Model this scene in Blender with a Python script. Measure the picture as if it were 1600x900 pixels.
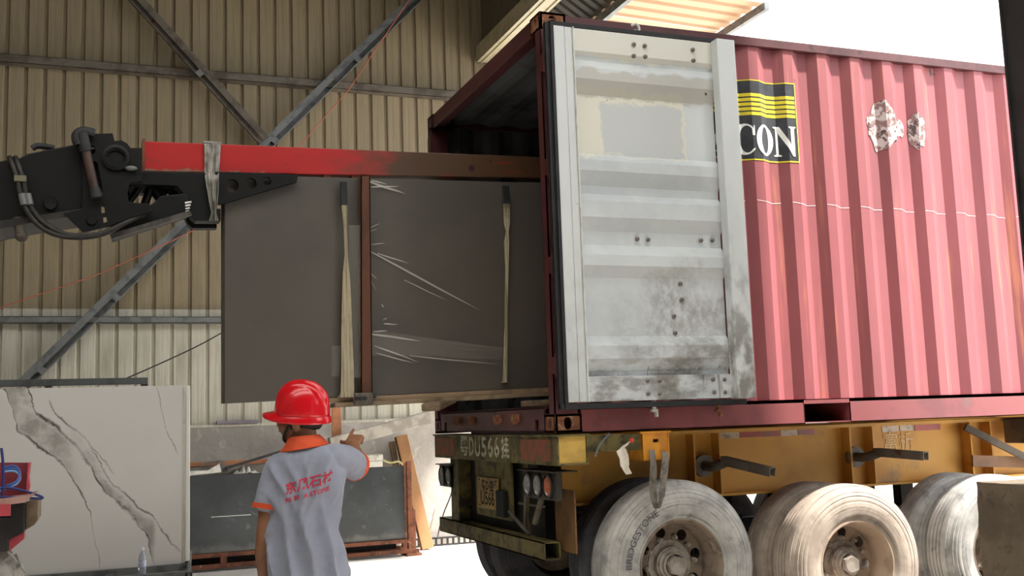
import bpy, bmesh, math, random
from mathutils import Vector, Matrix, noise
random.seed(7)
PI = math.pi
for o in list(bpy.data.objects): bpy.data.objects.remove(o)
SC = bpy.context.scene
COL = SC.collection

# ------------------------------------------------------------------ camera
# world frame: X along the container (rear end at X=0), Y across it (near side Y=0), Z up, ground Z=0
CAM = Vector((-2.4845, -5.7909, 1.5449))
YAW, PITCH, ROLL, FPX = 0.36942, 0.12276, -0.03413, 1658.13
_f = Vector((math.sin(YAW)*math.cos(PITCH), math.cos(YAW)*math.cos(PITCH), math.sin(PITCH)))
_r0 = Vector((math.cos(YAW), -math.sin(YAW), 0)); _u0 = _r0.cross(_f)
_r = _r0*math.cos(ROLL) + _u0*math.sin(ROLL); _u = -_r0*math.sin(ROLL) + _u0*math.cos(ROLL)
cd = bpy.data.cameras.new('camera'); cam = bpy.data.objects.new('camera', cd); COL.objects.link(cam)
cd.sensor_width = 36; cd.sensor_fit = 'HORIZONTAL'; cd.lens = FPX/1600*36; cd.clip_start = .05; cd.clip_end = 500
m = Matrix((_r, _u, -_f)).transposed().to_4x4(); m.translation = CAM; cam.matrix_world = m
SC.camera = cam

# ------------------------------------------------------------------ sky, sun, exposure
SUN_AZ, SUN_EL = math.radians(30), math.radians(55)   # from +X turning towards -Y
w = bpy.data.worlds.new('sky'); SC.world = w; w.use_nodes = True
nt = w.node_tree; nt.nodes.clear()
out = nt.nodes.new('ShaderNodeOutputWorld'); bg = nt.nodes.new('ShaderNodeBackground')
bg.inputs[0].default_value = (.93, .965, 1, 1); bg.inputs[1].default_value = 2.2
nt.links.new(bg.outputs[0], out.inputs[0])
sd = bpy.data.lights.new('sun', 'SUN'); sd.energy = 8.5; sd.angle = math.radians(2.5); sd.color = (1, .945, .87)
so = bpy.data.objects.new('sun', sd); COL.objects.link(so)
sdir = Vector((math.cos(SUN_EL)*math.cos(SUN_AZ), -math.cos(SUN_EL)*math.sin(SUN_AZ), math.sin(SUN_EL)))
so.rotation_euler = sdir.to_track_quat('Z', 'Y').to_euler(); so.location = sdir*30
SC.view_settings.view_transform = 'Standard'; SC.view_settings.look = 'None'
SC.view_settings.exposure = 0.74; SC.view_settings.gamma = 1; SC.view_settings.use_curve_mapping = False

# ------------------------------------------------------------------ helpers
def at(px, py, axis, val):
    """point of the place that the photograph shows at a pixel, on a plane of the place"""
    d = _f*FPX + _r*(px-800) + _u*(450-py); i = 'xyz'.index(axis)
    return CAM + d*((val-CAM[i])/d[i])
def atx(px, py, y): return at(px, py, 'y', y)

def lin(h):
    h = h.lstrip('#'); c = [int(h[i:i+2], 16)/255 for i in (0, 2, 4)]
    return tuple((x/12.92 if x <= .04045 else ((x+.055)/1.055)**2.4) for x in c) + (1,)

class NT:
    def __init__(s, name):
        s.m = bpy.data.materials.new(name); s.m.use_nodes = True; s.t = s.m.node_tree; s.t.nodes.clear()
        s.o = s.n('ShaderNodeOutputMaterial'); s.b = s.n('ShaderNodeBsdfPrincipled'); s.l(s.b.outputs[0], s.o.inputs[0])
        s.tc = s.n('ShaderNodeTexCoord').outputs['Object']
    def n(s, k, **kw):
        x = s.t.nodes.new(k)
        for a, v in kw.items(): setattr(x, a, v)
        return x
    def l(s, a, b): s.t.links.new(a, b)
    def vec(s, sc=(1, 1, 1), loc=(0, 0, 0)):
        mp = s.n('ShaderNodeMapping'); s.l(s.tc, mp.inputs[0]); mp.inputs['Scale'].default_value = sc; mp.inputs['Location'].default_value = loc
        return mp.outputs[0]
    def noise(s, scale, st=(1, 1, 1), detail=6, rough=.6, loc=(0, 0, 0), dist=0):
        x = s.n('ShaderNodeTexNoise'); s.l(s.vec(st, loc), x.inputs['Vector']); x.inputs['Scale'].default_value = scale
        x.inputs['Detail'].default_value = detail; x.inputs['Roughness'].default_value = rough; x.inputs['Distortion'].default_value = dist
        return x.outputs[0]
    def ramp(s, f, a, b):
        x = s.n('ShaderNodeMapRange'); s.l(f, x.inputs[0]); x.inputs[1].default_value = a; x.inputs[2].default_value = b; x.interpolation_type = 'SMOOTHSTEP'
        return x.outputs[0]
    def mth(s, op, a, b=None, c=None):
        x = s.n('ShaderNodeMath', operation=op)
        for i, v in enumerate((a, b, c)):
            if v is None: continue
            if isinstance(v, (int, float)): x.inputs[i].default_value = v
            else: s.l(v, x.inputs[i])
        return x.outputs[0]
    def mix(s, f, a, b):
        x = s.n('ShaderNodeMix', data_type='RGBA')
        for i, v in ((0, f), (6, a), (7, b)):
            if isinstance(v, (tuple, list)): x.inputs[i].default_value = v
            elif isinstance(v, (int, float)): x.inputs[i].default_value = v
            else: s.l(v, x.inputs[i])
        return x.outputs[2]
    def xyz(s):
        x = s.n('ShaderNodeSeparateXYZ'); s.l(s.tc, x.inputs[0]); return x.outputs
    def set(s, k, v):
        if isinstance(v, (int, float, tuple)): s.b.inputs[k].default_value = v
        else: s.l(v, s.b.inputs[k])
    def bump(s, h, st=.3, d=.01):
        x = s.n('ShaderNodeBump'); x.inputs['Strength'].default_value = st; x.inputs['Distance'].default_value = d
        s.l(h, x.inputs['Height']); s.l(x.outputs[0], s.b.inputs['Normal'])

def mat(name, c1, c2=None, scale=4, lohi=(.45, .62), rough=.6, metal=0, st=(1, 1, 1), c3=None, s3=14, lh3=(.6, .68), st3=(1, 1, 1),
        bump=0, bs=60, bst=(1, 1, 1), spec=.5, coat=0, transmission=0, alpha=1):
    n = NT(name); c = lin(c1)
    if c2: c = n.mix(n.ramp(n.noise(scale, st), *lohi), c, lin(c2))
    if c3: c = n.mix(n.ramp(n.noise(s3, st3, loc=(3.1, 1.7, 5.3)), *lh3), c, lin(c3))
    n.set('Base Color', c); n.set('Roughness', rough); n.set('Metallic', metal); n.set('Specular IOR Level', spec)
    if coat: n.set('Coat Weight', coat)
    if transmission: n.set('Transmission Weight', transmission)
    if alpha < 1: n.set('Alpha', alpha)
    if bump: n.bump(n.noise(bs, bst), bump)
    return n.m

class MB:
    """collects vertices and faces of ONE mesh"""
    def __init__(s): s.v, s.f = [], []
    def add(s, v, f):
        k = len(s.v); s.v += [tuple(p) for p in v]; s.f += [tuple(i+k for i in q) for q in f]; return s
    def box(s, x0, x1, y0, y1, z0, z1):
        v = [(x, y, z) for x in (x0, x1) for y in (y0, y1) for z in (z0, z1)]
        return s.add(v, [(0, 1, 3, 2), (4, 6, 7, 5), (0, 4, 5, 1), (2, 3, 7, 6), (0, 2, 6, 4), (1, 5, 7, 3)])
    def obox(s, c, size, R):
        c = Vector(c); h = Vector(size)/2
        v = [c + R @ Vector((a*h.x, b*h.y, d*h.z)) for a in (-1, 1) for b in (-1, 1) for d in (-1, 1)]
        return s.add(v, [(0, 1, 3, 2), (4, 6, 7, 5), (0, 4, 5, 1), (2, 3, 7, 6), (0, 2, 6, 4), (1, 5, 7, 3)])
    def bar(s, p0, p1, w, h, up=(0, 0, 1)):
        """box beam: w across (horizontal), h along up"""
        p0, p1 = Vector(p0), Vector(p1); d = (p1-p0); L = d.length; d.normalize(); up = Vector(up)
        side = d.cross(up).normalized(); up = side.cross(d)
        return s.obox((p0+p1)/2, (L, w, h), Matrix((d, side, up)).transposed())
    def cyl(s, p0, p1, r0, r1=None, n=20, cap=True):
        r1 = r0 if r1 is None else r1; p0, p1 = Vector(p0), Vector(p1); d = (p1-p0).normalized()
        a = d.orthogonal().normalized(); b = d.cross(a); v = []
        for p, r in ((p0, r0), (p1, r1)):
            for i in range(n): t = 2*PI*i/n; v.append(p+(a*math.cos(t)+b*math.sin(t))*r)
        f = [(i, (i+1) % n, n+(i+1) % n, n+i) for i in range(n)]
        if cap: f += [tuple(range(n))[::-1], tuple(range(n, 2*n))]
        return s.add(v, f)
    def tube(s, pts, r, n=8, cap=True):
        pts = [Vector(p) for p in pts]; N = len(pts); rs = r if isinstance(r, (list, tuple)) else [r]*N
        v = []; a = None
        for i, p in enumerate(pts):
            d = (pts[min(i+1, N-1)]-pts[max(i-1, 0)]).normalized()
            if a is None: a = d.orthogonal().normalized()
            a = (a-d*a.dot(d)).normalized(); b = d.cross(a)
            for k in range(n): t = 2*PI*k/n; v.append(p+(a*math.cos(t)+b*math.sin(t))*rs[i])
        f = [(i*n+k, i*n+(k+1) % n, (i+1)*n+(k+1) % n, (i+1)*n+k) for i in range(N-1) for k in range(n)]
        if cap: f += [tuple(range(n))[::-1], tuple(range((N-1)*n, N*n))]
        return s.add(v, f)
    def loft(s, rings, cap=True):
        n = len(rings[0]); v = [p for r in rings for p in r]; N = len(rings)
        f = [(i*n+k, i*n+(k+1) % n, (i+1)*n+(k+1) % n, (i+1)*n+k) for i in range(N-1) for k in range(n)]
        if cap: f += [tuple(range(n))[::-1], tuple(range((N-1)*n, N*n))]
        return s.add(v, f)
    def lathe(s, prof, o=(0, 0, 0), axis='y', n=48, closed=False):
        """prof: (radius, height along axis)"""
        v = []; N = len(prof)
        for r, h in prof:
            for k in range(n):
                t = 2*PI*k/n; c, q = r*math.cos(t), r*math.sin(t)
                p = (c, h, q) if axis == 'y' else ((c, q, h) if axis == 'z' else (h, c, q)); v.append(tuple(p[i]+o[i] for i in range(3)))
        f = [(i*n+k, i*n+(k+1) % n, (i+1)*n+(k+1) % n, (i+1)*n+k) for i in range(N-1) for k in range(n)]
        if closed: f += [((N-1)*n+k, (N-1)*n+(k+1) % n, (k+1) % n, k) for k in range(n)]
        return s.add(v, f)
    def ell(s, c, r, R=None, nu=24, nv=14):
        R = R or Matrix.Identity(3); c = Vector(c); v = [c+R @ Vector((0, 0, -r[2]))]
        for j in range(1, nv):
            ph = -PI/2+PI*j/nv
            for i in range(nu):
                t = 2*PI*i/nu; v.append(c+R @ Vector((r[0]*math.cos(ph)*math.cos(t), r[1]*math.cos(ph)*math.sin(t), r[2]*math.sin(ph))))
        v.append(c+R @ Vector((0, 0, r[2]))); L = len(v)-1
        f = [(0, 1+(i+1) % nu, 1+i) for i in range(nu)]
        for j in range(nv-2):
            for i in range(nu): a = 1+j*nu; f.append((a+i, a+(i+1) % nu, a+nu+(i+1) % nu, a+nu+i))
        a = 1+(nv-2)*nu; f += [(a+i, a+(i+1) % nu, L) for i in range(nu)]
        return s.add(v, f)
    def prism(s, outer, fn, w0, w1, holes=()):
        """2-D outline (with holes) extruded; fn(u, v, w) -> point"""
        bm = bmesh.new(); loops = [outer]+list(holes); ed = []
        for L in loops:
            vs = [bm.verts.new((p[0], p[1], 0)) for p in L]
            ed += [bm.edges.new((vs[i], vs[(i+1) % len(vs)])) for i in range(len(vs))]
        bmesh.ops.triangle_fill(bm, edges=ed, use_beauty=True, use_dissolve=False)
        bm.verts.index_update(); V = [tuple(x.co) for x in bm.verts]; F = [[x.index for x in q.verts] for q in bm.faces]; bm.free()
        n = len(V); v = [fn(a, b, w0) for a, b, _ in V]+[fn(a, b, w1) for a, b, _ in V]
        f = [tuple(q) for q in F]+[tuple(i+n for i in q[::-1]) for q in F]; k = 0
        for L in loops:
            m_ = len(L); f += [(k+i, k+(i+1) % m_, n+k+(i+1) % m_, n+k+i) for i in range(m_)]; k += m_
        return s.add(v, f)
    def grid(s, fn, nu, nv):
        v = [fn(i/nu, j/nv) for j in range(nv+1) for i in range(nu+1)]
        return s.add(v, [(j*(nu+1)+i, j*(nu+1)+i+1, (j+1)*(nu+1)+i+1, (j+1)*(nu+1)+i) for j in range(nv) for i in range(nu)])
    def mesh(s, name, origin=(0, 0, 0), smooth=None):
        me = bpy.data.meshes.new(name); o = origin
        me.from_pydata([(p[0]-o[0], p[1]-o[1], p[2]-o[2]) for p in s.v], [], s.f)
        bm = bmesh.new(); bm.from_mesh(me); bmesh.ops.recalc_face_normals(bm, faces=bm.faces); bm.to_mesh(me); bm.free()
        if smooth: me.shade_smooth(); me.set_sharp_from_angle(angle=math.radians(smooth))
        return me
    def build(s, name, mt, parent=None, smooth=None, bevel=0, seg=2):
        o_ = parent['_o'] if parent else (0, 0, 0)
        me = s.mesh(name, o_, smooth); ob = bpy.data.objects.new(name, me); COL.objects.link(ob)
        if mt: me.materials.append(mt)
        if parent: ob.parent = parent
        ob['_o'] = tuple(o_)
        if bevel:
            b = ob.modifiers.new('bevel', 'BEVEL'); b.width = bevel; b.segments = seg; b.limit_method = 'ANGLE'; b.angle_limit = math.radians(40)
        return ob

def tag(o, label=None, cat=None, group=None, kind=None):
    for k, v in (('label', label), ('category', cat), ('group', group), ('kind', kind)):
        if v: o[k] = v
    return o
def empty(name, loc, label=None, cat=None, group=None, kind=None):
    o = bpy.data.objects.new(name, None); COL.objects.link(o); o.location = loc; o['_o'] = tuple(loc); o.empty_display_size = .1
    return tag(o, label, cat, group, kind)
def thing(name, mb, mt, label, cat, group=None, smooth=None, bevel=0, kind=None, seg=2):
    return tag(mb.build(name, mt, None, smooth, bevel, seg), label, cat, group, kind)
def inst(name, src, loc, parent, rot=None):
    """another object sharing src's mesh; loc in world"""
    o = bpy.data.objects.new(name, src.data); COL.objects.link(o); o.parent = parent
    p = parent['_o'] if parent else (0, 0, 0); o.location = tuple(loc[i]-p[i] for i in range(3)); o['_o'] = tuple(loc)
    if rot: o.rotation_euler = rot
    return o
def circ(cx, cy, r, n=16, ry=None, a0=0): return [(cx+r*math.cos(a0+2*PI*i/n), cy+(ry or r)*math.sin(a0+2*PI*i/n)) for i in range(n)]
def smoothpts(P, k=6):
    """Catmull-Rom"""
    P = [Vector(p) for p in P]; o = []
    for i in range(len(P)-1):
        a, b, c, d = P[max(i-1, 0)], P[i], P[i+1], P[min(i+2, len(P)-1)]
        for j in range(k):
            t = j/k; o.append(.5*((2*b)+(c-a)*t+(2*a-5*b+4*c-d)*t*t+(3*b-a-3*c+d)*t**3))
    return o+[P[-1]]
def text_geo(body, size=1.0, squeeze=1.0, bold=0.0):
    """letters as flat polygons, centred, cap height about size*.7"""
    cu = bpy.data.curves.new('t', 'FONT'); cu.body = body; cu.size = size; cu.align_x = 'CENTER'; cu.align_y = 'CENTER'; cu.resolution_u = 3; cu.offset = bold
    ob = bpy.data.objects.new('t', cu); COL.objects.link(ob)
    dg = bpy.context.evaluated_depsgraph_get(); me = bpy.data.meshes.new_from_object(ob.evaluated_get(dg))
    V = [(p.co.x*squeeze, p.co.y) for p in me.vertices]; F = [tuple(q.vertices) for q in me.polygons]
    bpy.data.objects.remove(ob); bpy.data.meshes.remove(me); bpy.data.curves.remove(cu); return V, F
def text_mb(body, size, fn, squeeze=1.0, bold=0.0):
    V, F = text_geo(body, size, squeeze, bold); return MB().add([fn(*p) for p in V], F)

# ------------------------------------------------------------------ materials
def m_sheet(name, c, dirt):
    n = NT(name)
    streak = n.noise(9, (3, 3, .12), 5, .7); blot = n.noise(1.3, (1, 1, .6), 5, .65, (4, 2, 1)); fine = n.noise(22, (1, 1, .05), 4, .6)
    col = n.mix(n.ramp(streak, .42, .75), lin(c), lin(dirt)); col = n.mix(n.mth('MULTIPLY', n.ramp(blot, .5, .75), .55), col, lin(dirt))
    col = n.mix(n.mth('MULTIPLY', n.ramp(fine, .5, .7), .25), col, lin('#6f6856'))
    n.set('Base Color', col); n.set('Roughness', .55); n.bump(n.noise(3, (1, 1, .3)), .08, .02); return n.m
M = {}
M['sheet'] = m_sheet('wall_sheet_cream_shaded', '#94856a', '#7d7056')  # upper tier: the gloom towards the roof is put into this darker tan
M['sheet_low'] = m_sheet('wall_sheet_pale', '#cbc7b8', '#aca694')
M['roof'] = mat('roof_sheet', '#45423b', '#35322d', 3)
M['steel'] = mat('galvanised_steel', '#787a7a', '#5f6263', 6, rough=.5, metal=.35, c3='#6b5a4a', s3=9, lh3=(.64, .72))
M['steel_old'] = mat('dusty_brown_steel', '#6e665c', '#544c43', 5, rough=.65, metal=.2, c3='#5c3a28', s3=7, lh3=(.6, .7))
M['dark_steel'] = mat('dark_painted_steel', '#2b2a2c', '#1d1c1e', 4, rough=.6)
M['cream'] = mat('cream_gutter', '#b5aa8c', '#a2977a', 5, rough=.5)
M['concrete'] = None
def m_conc(name, a, b, c, sc=2.2, bump=.35):
    n = NT(name); col = n.mix(n.ramp(n.noise(sc, detail=8), .4, .65), lin(a), lin(b))
    col = n.mix(n.mth('MULTIPLY', n.ramp(n.noise(sc*2.3, detail=8, loc=(7, 3, 2), dist=1.2), .56, .66), .7), col, lin(c))
    n.set('Base Color', col); n.set('Roughness', .9); n.bump(n.noise(sc*6, detail=9), bump, .03); return n.m
M['wall_conc'] = m_conc('rough_plaster', '#b3ada5', '#9d9790', '#c4bdb4', 1.6)
M['floor'] = m_conc('dusty_concrete_floor', '#d6d2ca', '#c6c1b8', '#e0dcd4', .8, .12)
M['block'] = m_conc('mouldy_concrete', '#6d6354', '#574e42', '#473f35', 3.5)
M['red'] = mat('red_oxide_container_paint', '#94505a', '#86484f', 2, rough=.5, st=(1, 1, .3), c3='#b06a55', s3=5, lh3=(.66, .8), st3=(1, 1, .15), bump=.03, bs=5)
M['maroon'] = mat('dark_maroon_paint', '#57282b', '#431b1e', 3, rough=.5, c3='#2e1616', s3=8, lh3=(.6, .7))
M['rust'] = mat('rusty_casting', '#8a5a3c', '#6e4030', 9, rough=.85, c3='#a08a74', s3=16, lh3=(.56, .64), bump=.3, bs=60)
M['inside'] = mat('container_inside', '#5a5c5e', '#434446', 2, rough=.7, c3='#2c2a28', s3=4)
M['ply'] = mat('container_floor_plywood', '#5b4636', '#46352a', 3, rough=.8, st=(.3, 3, 1))
M['rubber'] = mat('black_rubber', '#17181a', '#222326', 8, rough=.6)
M['black'] = mat('black_paint_worn', '#0a0a0b', '#060607', 5, rough=.5, c3='#161413', s3=18, lh3=(.62, .7), spec=.3)
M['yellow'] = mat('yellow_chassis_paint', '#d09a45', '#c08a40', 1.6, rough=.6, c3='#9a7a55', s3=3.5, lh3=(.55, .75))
M['yellow_dirty_shaded'] = mat('grimy_shaded_yellow_paint', '#6b5f34', '#4c4428', 6, rough=.8, c3='#332e20', s3=10, lh3=(.5, .64))  # grime, plus the shade at the trailer's rear put into the darker tones
M['yellow_pale'] = mat('pale_yellow_paint', '#d2ac55', '#bd9a4d', 7, rough=.6, c3='#8e7b4a', s3=16, lh3=(.62, .7))
M['wood'] = mat('fresh_timber', '#a67a52', '#926843', 4, rough=.8, st=(1, 1, .2), bump=.1, bs=40, bst=(6, 6, 1))
M['wood_old'] = mat('weathered_timber', '#8e7a62', '#6d5b48', 5, rough=.85, bump=.15, bs=40)
M['rusty'] = mat('rusty_steel', '#7a4a34', '#5c3628', 8, rough=.85, c3='#9a8878', s3=14, lh3=(.6, .7), bump=.2, bs=70)
M['white'] = mat('white_paint', '#d8d8d4', '#c2c2bd', 6, rough=.6)
M['dark_in'] = mat('soot_black', '#0d0d0d', rough=.9)

ADDED_ROOFLIGHTS = ([(-6.5, -4.5), (-3.25, -2.0)], [(-9.5, -6.5), (-4.5, -3.25), (-2.0, 7.75)])   # bands along Y; first list: added, unseen roof lights
# ------------------------------------------------------------------ setting
fl = MB().box(-12, 40, -16, 40, -.3, 0).build('floor', M['floor']); tag(fl, kind='structure')

WY = 7.4   # plane of the back wall
def sheet_profile():
    """four trapezoid ribs pressed outwards, one sheet 0.82 m wide"""
    p = []
    for k in range(4):
        x = k*.205; p += [(x, 0), (x+.065, 0), (x+.0655, .0025), (x+.0675, .0025), (x+.068, 0), (x+.138, 0), (x+.153, .03), (x+.180, .03), (x+.196, 0)]
    p += [(.835, 0)]; return p
def sheet_mesh(z0, z1, name):
    p = sheet_profile(); n = len(p); q = p+[(x, y+.0016) for x, y in p[::-1]]; N = len(q)
    v = [(x, y, z) for z in (z0, z1) for x, y in q]
    f = [(i, (i+1) % N, N+(i+1) % N, N+i) for i in range(N)]
    f += [(i, N-1-i, N-2-i, i+1) for i in range(n-1)]+[(N+i, N+i+1, 2*N-2-i, 2*N-1-i) for i in range(n-1)]
    return MB().add(v, f)
wb = empty('wall_back', (0, WY, 0), kind='structure')
wb['label'] = 'cream corrugated steel sheet wall across the back of the shed'
lo = sheet_mesh(1.58, 3.03, 'low').mesh('sheet_low'); lo.materials.append(M['sheet_low'])
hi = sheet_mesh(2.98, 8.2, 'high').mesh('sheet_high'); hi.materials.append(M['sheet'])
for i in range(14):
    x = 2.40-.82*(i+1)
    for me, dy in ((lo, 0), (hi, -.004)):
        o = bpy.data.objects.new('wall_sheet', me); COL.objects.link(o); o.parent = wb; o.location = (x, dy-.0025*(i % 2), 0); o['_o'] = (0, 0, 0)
bs = MB()
bs.grid(lambda u, v: (-9.1+11.6*u, WY-.06-.02*noise.noise(Vector((u*18, v*3, 1))), 1.57*v+.012*noise.noise(Vector((u*60, 4, v*2)))), 150, 20)
bs.box(-9.1, 2.5, WY-.03, WY+.2, 0, 1.55)
tag(bs.build('wall_back_base', M['wall_conc'], smooth=50), kind='structure')['label'] = 'rough grey plastered low wall under the steel sheets'
# capping strip lying on the low wall
cp = MB().box(-9, 2.4, WY-.07, WY-.005, 1.565, 1.60); tag(cp.build('trim_1', M['sheet_low'], bevel=.004), kind='structure')
for i, (z, h, mt) in enumerate(((5.865, .1, M['steel_old']), (2.84, .075, M['steel']))):
    g = MB(); y0, y1 = WY-.15, WY-.006
    g.box(-9, 2.42, y0, y1, z+h/2-.006, z+h/2); g.box(-9, 2.42, y0, y0+.005, z-h/2, z+h/2); g.box(-9, 2.42, y0, y1, z-h/2, z-h/2+.006)
    tag(g.build('trim_%d' % (i+2), mt), kind='structure')
M['sheet_dull'] = m_sheet('dull_brown_sheet', '#6b6355', '#585144')
tag(MB().box(-9.3, -9.1, -16, 7.6, 0, 8.4).build('wall_left', M['sheet_dull']), kind='structure')
tag(MB().box(2.88, 3.0, -16, -7.0, 0, 8.4).box(2.88, 3.0, -7.0, -3.3, 0, 3.2).box(2.88, 3.0, -7.0, -3.3, 6.9, 8.4).box(2.88, 3.0, -3.3, -.9, 0, 8.4).box(2.3, 3.0, -16, -.9, 8.2, 8.3).build('wall_right', M['sheet_dull']), kind='structure')  # high opening is added, out of view, to let in light from the right
g = MB(); g.box(-9.3, 2.6, -16.2, -16, 0, 8.4)
tag(g.build('wall_front', M['sheet_dull']), kind='structure')
# roof over the hall, ribs along X, with added bands of translucent sheets for fill light
M['skylight'] = None
def m_sky(name, c, tcol, f_):
    n_ = NT(name); n_.set('Base Color', lin(c)); n_.set('Roughness', .5)
    tl = n_.n('ShaderNodeBsdfTranslucent'); tl.inputs[0].default_value = lin(tcol); mx = n_.n('ShaderNodeMixShader'); mx.inputs[0].default_value = f_
    n_.l(n_.b.outputs[0], mx.inputs[1]); n_.l(tl.outputs[0], mx.inputs[2]); n_.l(mx.outputs[0], n_.o.inputs[0]); return n_.m
M['skylight'] = m_sky('translucent_roof_sheet', '#cdb8a0', '#d8b48e', .35)
M['added_rooflight'] = m_sky('added_roof_light_sheet', '#eeeeea', '#fbfaf4', .85)
def roof_band(y0_, y1_):
    prof = []; y = y0_
    while y < y1_-.01: prof += [(y, 8.2), (y+.16, 8.2), (y+.175, 8.235), (y+.21, 8.235), (y+.225, 8.2)]; y += .25
    prof.append((y1_, 8.2)); n = len(prof); v = [(x, a, b) for x in (-9.3, 2.3) for a, b in prof]
    return MB().add(v, [(i, i+1, n+i+1, n+i) for i in range(n-1)])
ce = roof_band(-16, -9.5).build('ceiling', M['roof']); tag(ce, kind='structure')
for (a_, b_) in ADDED_ROOFLIGHTS[1]: roof_band(a_, b_).build('roof_sheet', M['roof'], ce)
for (a_, b_) in ADDED_ROOFLIGHTS[0]: roof_band(a_, b_).build('added_roof_light', M['added_rooflight'], ce)
# gable head over the opening, cream gutter under the eave, corner column
tag(MB().box(2.30, 2.42, -16, 7.5, 6.55, 8.3).build('wall_right_head', M['sheet_dull']), kind='structure')
g = MB(); g.box(2.20, 2.21, -1.2, 7.36, 6.38, 6.60); g.box(2.20, 2.46, -1.2, 7.36, 6.38, 6.39); g.box(2.45, 2.46, -1.2, 7.36, 6.38, 6.62)
for yy in (2.26, 2.40): g.box(yy, yy+.012, -1.2, 7.36, 6.366, 6.38)
thing('roof_gutter', g, M['cream'], 'long cream box gutter running under the eave above the container', 'gutter', bevel=.003)
g = MB(); g.box(2.44, 2.455, 7.3, 7.5, 0, 8.2); g.box(2.74, 2.755, 7.3, 7.5, 0, 8.2); g.box(2.455, 2.74, 7.39, 7.41, 0, 8.2)
thing('steel_column', g, M['dark_steel'], 'dark steel corner column at the end of the corrugated wall, behind the container', 'column')
# jamb column at the right edge of the photograph
g = MB(); jx, jy = 2.79, -.887
g.box(jx, jx+.28, jy-.015, jy, 0, 7.5); g.box(jx, jx+.28, jy-.3, jy-.285, 0, 7.5); g.box(jx+.02, jx+.035, jy-.285, jy-.015, 0, 7.5)
thing('steel_column', g, M['dark_steel'], 'dark upright steel column cut by the right edge of the picture', 'column')
# lean-to strip beyond the gutter: steep grey sheets, then pale translucent sheets
def rib_sheet(p0, du, dv, L, W, pitch, d, nrm):
    """ribs run along du; sheet spans W along dv"""
    p0, du, dv, nrm = Vector(p0), Vector(du).normalized(), Vector(dv).normalized(), Vector(nrm).normalized()
    pr = []; t = 0
    while t < W-1e-4: pr += [(t, 0), (t+pitch*.55, 0), (t+pitch*.65, d), (t+pitch*.9, d), (t+pitch, 0)]; t += pitch
    n = len(pr); v = []
    for s in (0, .003):
        for e in (0, L):
            v += [p0+du*e+dv*a+nrm*(b+s) for a, b in pr]
    f = [(i, i+1, n+i+1, n+i) for i in range(n-1)]+[(2*n+i, 3*n+i, 3*n+i+1, 2*n+i+1) for i in range(n-1)]
    return MB().add(v, f)
g = rib_sheet((2.47, 3.1, 6.62), (.58, 0, -.36), (0, 1, 0), .62, 4.16, .16, .03, (.36, 0, .58))
thing('eave_sheet', g, M['roof'], 'steep grey ribbed eave sheet above the container roof', 'roof sheet')
for k, (ya, W) in enumerate(((4.1, .92), (5.04, .92), (5.98, .92))):
    g = rib_sheet((2.95, ya, 6.26+.004*(k % 2)), (1, 0, -.03), (0, 1, 0), 1.62, W, .23, .03, (0, 0, 1))
    thing('skylight_sheet', g, M['skylight'], ('pale translucent ribbed roof sheet above the container, nearest of the three', 'middle one of three pale translucent roof sheets above the container', 'pale translucent roof sheet farthest back, next to the corrugated wall')[k], 'roof sheet', 'translucent lean-to roof sheets')
g = MB().box(2.93, 2.99, 3.1, 7.28, 6.15, 6.25); thing('purlin', g, M['steel'], 'grey steel purlin where ribbed and translucent sheets meet', 'purlin')
g = MB().box(4.52, 4.58, 4.0, 7.28, 6.09, 6.18); thing('purlin', g, M['steel'], 'outer steel purlin along the edge of the translucent sheets', 'purlin')

# diagonal braces on the wall: lipped channels with their open side downwards
def brace(px0, px1, Y, label, mt, batt, wd=.15):
    a, b = atx(*px0, Y), atx(*px1, Y); d = (b-a); L = d.length; d.normalize(); up = Vector((0, -1, 0)).cross(d)
    if up.z < 0: up = -up
    r = empty('brace', a, label, 'brace', 'diagonal braces on the back wall')
    def strip(u0, u1, y0, y1, t0=0, t1=None):
        t1 = L if t1 is None else t1; V = []
        for t in (t0, t1):
            for u in (u0, u1):
                for y in (y0, y1): p = a+d*t+up*u; V.append((p.x, y, p.z))
        return V, [(0, 1, 3, 2), (4, 6, 7, 5), (0, 4, 5, 1), (2, 3, 7, 6), (0, 2, 6, 4), (1, 5, 7, 3)]
    g = MB(); w_ = wd/2
    g.add(*strip(-.1*w_, w_, Y-.004, Y)); g.add(*strip(w_-.004, w_, Y, Y+.06)); g.add(*strip(-w_, w_, Y+.056, Y+.06)); g.add(*strip(-w_, -w_+.012, Y-.004, Y+.06))
    g.build('channel', mt, r)
    for t in batt: MB().add(*strip(-w_, 0, Y-.008, Y-.004, L*t, L*t+.08)).build('batten', M['steel'], r)
    return r
brace((668, -21), (36, 601), WY-.18, 'long grey channel brace climbing the cream wall from marble slab to top', M['steel'], (.2, .42, .8, .96))
brace((185, -33), (413, 219), WY-.27, 'short brown channel brace coming down from the top left of the wall', M['steel_old'], (.55,))
# cords on the wall
thing('red_cord', MB().tube([atx(640, -2, 7.1), atx(545, 140, 7.1), atx(470, 226, 7.1), atx(333, 345, 7.05), atx(265, 378, 7.05), atx(150, 430, 7.05), atx(-10, 484, 7.05)], .006, 6),
      mat('red_cord', '#c0674f', rough=.8), 'thin red cord strung diagonally across the cream wall', 'cord', smooth=60)
thing('wall_cable', MB().tube(smoothpts([atx(352, 517, 7.2), atx(300, 545, 7.2), atx(205, 588, 7.2), atx(170, 600, 7.2)], 4), .008, 6), M['dark_steel'],
      'dark sagging cable on the wall between the hanging slab and marble slab', 'cable', smooth=60)

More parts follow.
